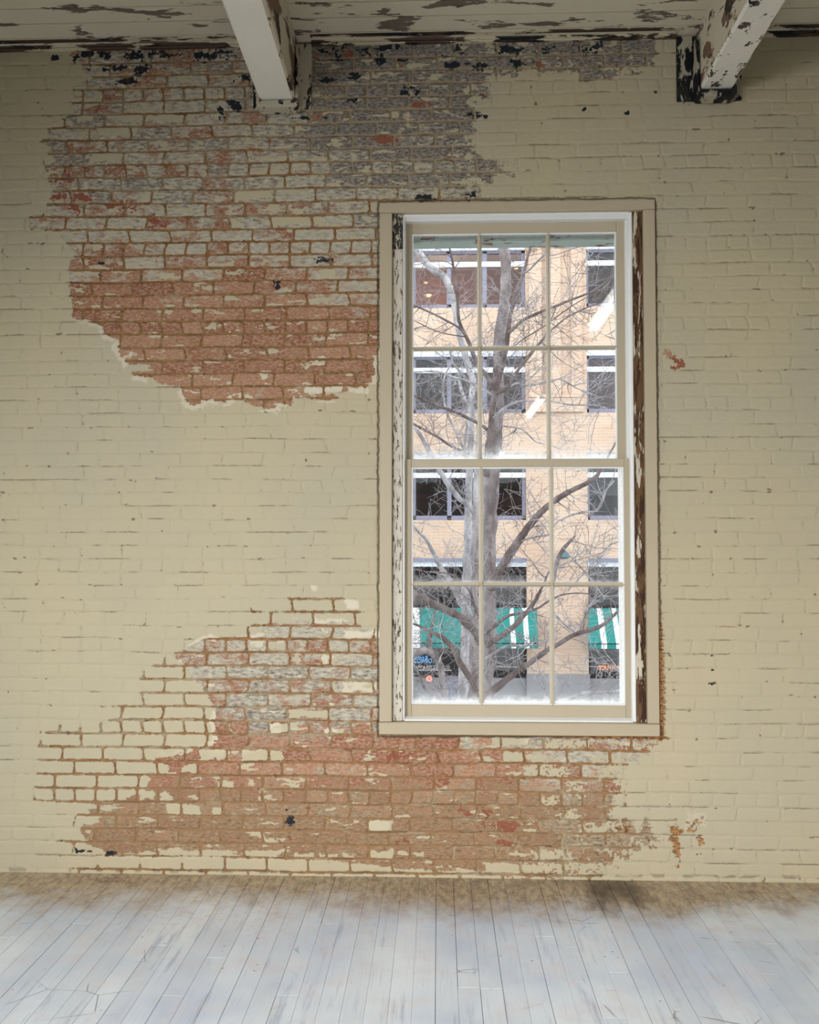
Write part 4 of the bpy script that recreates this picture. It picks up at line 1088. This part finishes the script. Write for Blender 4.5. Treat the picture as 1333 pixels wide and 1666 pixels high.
LF = [  # ([(px, py, width px) ...], depth offsets, pale?)
 ([(778,1420,60),(780,1200,50),(784,1100,44),(787,1000,40),(789,930,38),(792,850,36),(799,770,30),(806,735,22),(808,700,18),(811,665,17),(812,630,17),(811,595,18),(813,557,18),(817,520,18),(823,475,18),(823,440,18),(820,405,17),(812,360,14),(806,300,12),(798,220,8)], (0, .1), False),
 ([(790,775,15),(794,735,12),(799,700,11),(801,665,10),(806,638,10),(814,607,9),(823,569,8.5),(827,540,8),(831,510,7),(838,487,7),(847,458,6),(852,445,5.5),(859,417,4.5),(864,397,3.5),(866,360,2.5)], (-.2, -1.0), False),
 ([(806,634,8),(792,612,7),(778,595,7.5),(769,574,7),(762,555,6.5),(747,522,5.5),(744.6,487,5),(740,446,4.5),(735,419,3.5),(730,394,2.5),(727,360,1.8)], (-.5, -1.6), False),
 ([(852,445,4),(862,438,4),(873,427,3.5),(884,415,3),(893,395,2)], (-.9, -1.2), True),
 ([(828,542,6),(850,522,5.5),(868,513,5),(889,504,4.6),(905,498,4.2),(925,489.5,4),(948,481,3.5),(966,473,3),(985,460,2.5),(1003,448,2),(1040,425,1.5)], (-.8, -1.6), False),
 ([(832,570,2.6),(843,558,2.4),(866,543,2.2),(888,529,2),(912,511,2),(937,494,1.7),(960,482,1.4),(985,478,1)], (-.8, -1.3), False),
 ([(838,600,3),(860,578,2.6),(880,555,2.6),(899,536,2.6),(919,519,2.6),(943,506,2.4),(970,495,1.8),(985,490,1.2)], (-.7, -1.5), False),
 ([(808,641,6),(827,630,5.5),(836,611,5),(855,587,4.6),(870,569,4.2),(886,549,3.2),(893,530,2.4),(905,500,1.6)], (-.5, -1.5), False),
 ([(803,680,6),(815,669,4.8),(829,659,4.4),(850,652,4),(878,652.5,3.4),(899,653,3),(923,658,2.6),(948,659,2.4),(972,659.5,2),(989,665,1.4)], (-.4, -1.4), True),
 ([(812,640,3.6),(840,624,3.6),(857,628,3.4),(878,624,3.2),(899,620,3),(913,617,2.8),(940,632,2.6),(967,643,1.8),(982,650,1.2)], (0, .7), True),
 ([(804,690,3),(816,693.5,2.4),(849,698,2.2),(871,718,2),(889,723,1.5),(915,732,1)], (0, .6), True),
 ([(803,706,6),(775,687,5.2),(740,670,4.8),(706,658,4.5),(674,643,4),(640,630,3)], (-.2, -1.5), False),
 ([(797,752,6),(767,740,4.8),(735,726,4.4),(712,711,4.2),(675,691,3.8),(640,672,3)], (-.2, -1.8), False),
 ([(806,645,4),(790,636,4),(761,620,3.8),(735,612.7,3.4),(712,604.5,3),(675,605.6,2.6),(650,612,2)], (0, 1.2), True),
 ([(757,545,4),(747,533,3.6),(712,514,3.2),(674,496.5,3),(645,485,2.4)], (-1.0, -1.6), False),
 ([(757,548,2.2),(714,540,2),(674,522,1.6),(650,515,1.2)], (-.8, -.4), False),
 ([(800,952,22),(808,938,17),(830,901,13.5),(850,872,12.5),(862,854.5,12),(877,837,11),(890,825,10.5),(904,813.5,10),(930,798,8.5),(953.5,786.6,7.5),(971,775,6.5),(977,763,5.5),(990,742,4),(1005,715,2.5)], (-.3, -2.0), False),
 ([(848,880,3.5),(862,876,3.2),(880,872,3),(894,870,2.6),(905,851,3.2),(928,839,3.2),(953,833,3),(971,831,3),(981,816,2.8),(986,799,2.5),(999,782,2)], (-.8, -1.6), True),
 ([(925,960,3),(939,945,2.8),(956,925,3),(977,902,2.8),(994,886,2.4),(1008,881,2),(1030,870,1.5)], (.4, -.2), True),
 ([(900,945,8),(905,917,7.5),(918,892,6.5),(936,872,3)], (-1.4, -1.2), False),
 ([(916,890,2.5),(923,899,2.8),(942,919,2.8),(965,947,2.5),(985,975,1.8)], (-1.3, -.9), True),
 ([(784,1045,16),(773,1028,14),(758,1013,13),(743,1000,13),(725,992,12.5),(701,981,12),(677,968,12),(650,950,10),(620,930,8)], (-.4, -2.2), False),
 ([(779,1170,12),(775,1128,10),(767,1106,10),(749,1080,10),(739,1058,9.5),(725,1041,8.5),(707,1031,6.5),(684,1019,4.5),(660,1012,3)], (-.3, -1.2), False),
 ([(792,1050,10),(799,1045,10),(823,1030,9),(840,1016,8.5),(853,1000,8),(864,988,7),(875,970,5.5),(884,952,4),(893,930,3)], (-.4, -1.3), False),
 ([(782,1036,8),(790,1030,7),(810,1014,6),(828,1002,5),(845,998,4.6),(872,991,4),(893,978,3.5),(915,968,2.6),(945,965,2),(985,970,1.6)], (-.2, -.9), False),
 ([(790,1072,5),(801,1065,4.6),(823,1052,4.2),(843,1050,3.6),(861,1050,3.2),(875,1042,2.8),(895,1042,2.2),(915,1036,1.6)], (-.5, -1.5), True),
 ([(780,1150,16),(796,1129,13),(823,1107,10.5),(845,1090,9.5),(866,1076,8.5),(894,1056,8),(906,1050,7.5),(932,1034,7),(954,1027,6.8),(981,1017,6),(997,1003,5),(1010,991,4.5),(1035,972,3.5)], (-.5, -2.2), False),
 ([(880,1150,3),(911,1140,4.6),(930,1134,5.6),(952,1127,6.4),(981,1126,5.8),(1008,1124,5),(1040,1118,4)], (-2.2, -1.6), True),
 ([(896,994,4),(905,1002,3.8),(919,1016,3.4),(936,1029,3.2)], (-.8, -1.2), True),
 ([(934,1031,2.6),(948,1010,2.4),(956,990,2),(970,975,1.4)], (-1.4, -1.1), True),
 ([(1035,1104,3.2),(1012,1091,2.6),(988,1080,2.4),(971,1079,2.2),(967,1070,2.2),(954,1072,2),(952,1085,1.6)], (-1.8, -1.5), True),
 ([(784,1012,6),(772,985,5),(762,958,4),(735,935,3),(700,930,2.2)], (-.6, -1.5), False),
]
LB = [
 ([(758,1400,26),(757,1150,22),(758,1040,18),(759,942,14),(760,907,13),(762,837,12),(764,772,11),(766,720,10),(767,654,10),(770,624,11),(764,601,11),(757,577,11),(747,540,11),(743,510,11),(737,487,11),(730,464,11),(722,450,12),(700,434,12),(677,405,12),(655,380,10),(630,350,8)], (0, -.4), True),
 ([(776,1060,14),(773,960,11),(771,930,11),(771,880,10),(773,840,10),(775,790,10),(777,740,9),(779,700,7),(783,650,5)], (-.9, -.9), True),
 ([(770,832,9),(762,822,9),(747,810,9),(730,789,9),(715,765,8.5),(704,745,7.5),(688,715,6.5),(672,690,5)], (-.6, -1.2), True),
 ([(768,1010,12),(752,980,12),(730,942,10),(718,925,8),(706,901,6.5),(694,879,5),(675,859,4.5),(655,835,3.5)], (-.6, -1.6), True),
 ([(727,1400,14),(727,1180,12),(725,1136,11),(720,1106,10.5),(718,1088,11.5),(710,1072,11),(700,1058,10),(698,1043,9.5),(702,1024,6),(707,998,4.5),(712,980,3)], (-1.4, -1.4), False),
 ([(716,1138,6),(701,1129,6),(689,1115,5),(682,1097,4),(672,1080,3)], (-1.5, -1.9), False),
 ([(722,1128,5),(718,1125,4.6),(704,1112,4),(689,1109,3),(672,1104,2.4)], (-1.4, -1.1), False),
 ([(702,1063,10),(692,1058,12),(683,1060,12.5),(672,1063,13),(650,1068,12)], (-1.4, -1.7), False),
 ([(770,760,6),(757,735,5),(740,700,4),(725,665,3.4),(722,620,3),(735,590,2.4)], (0, .4), True),
 ([(768,690,6),(764,677,6),(759,706,5),(756,735,5),(760,770,5)], (.2, .2), True),
 ([(762,620,5),(745,600,4),(735,585,3.6),(732,560,3)], (0, -.3), True),
 ([(765,660,6),(755,645,5.5),(748,625,5),(746,600,4)], (0, .5), True),
]
build_tree(8.2, (782, 1300), LF, 'large bare street tree with a thick mottled trunk, nearest outside the window', 12, [M['bark'], M['bark_pale'], M['bark_mid']], 6.5)
build_tree(11.5, (758, 1300), LB, 'paler bare tree behind the big trunk, leaning to the left panes', 31, [M['bark_mid'], M['bark_pale'], M['bark_pale']], 6.0)
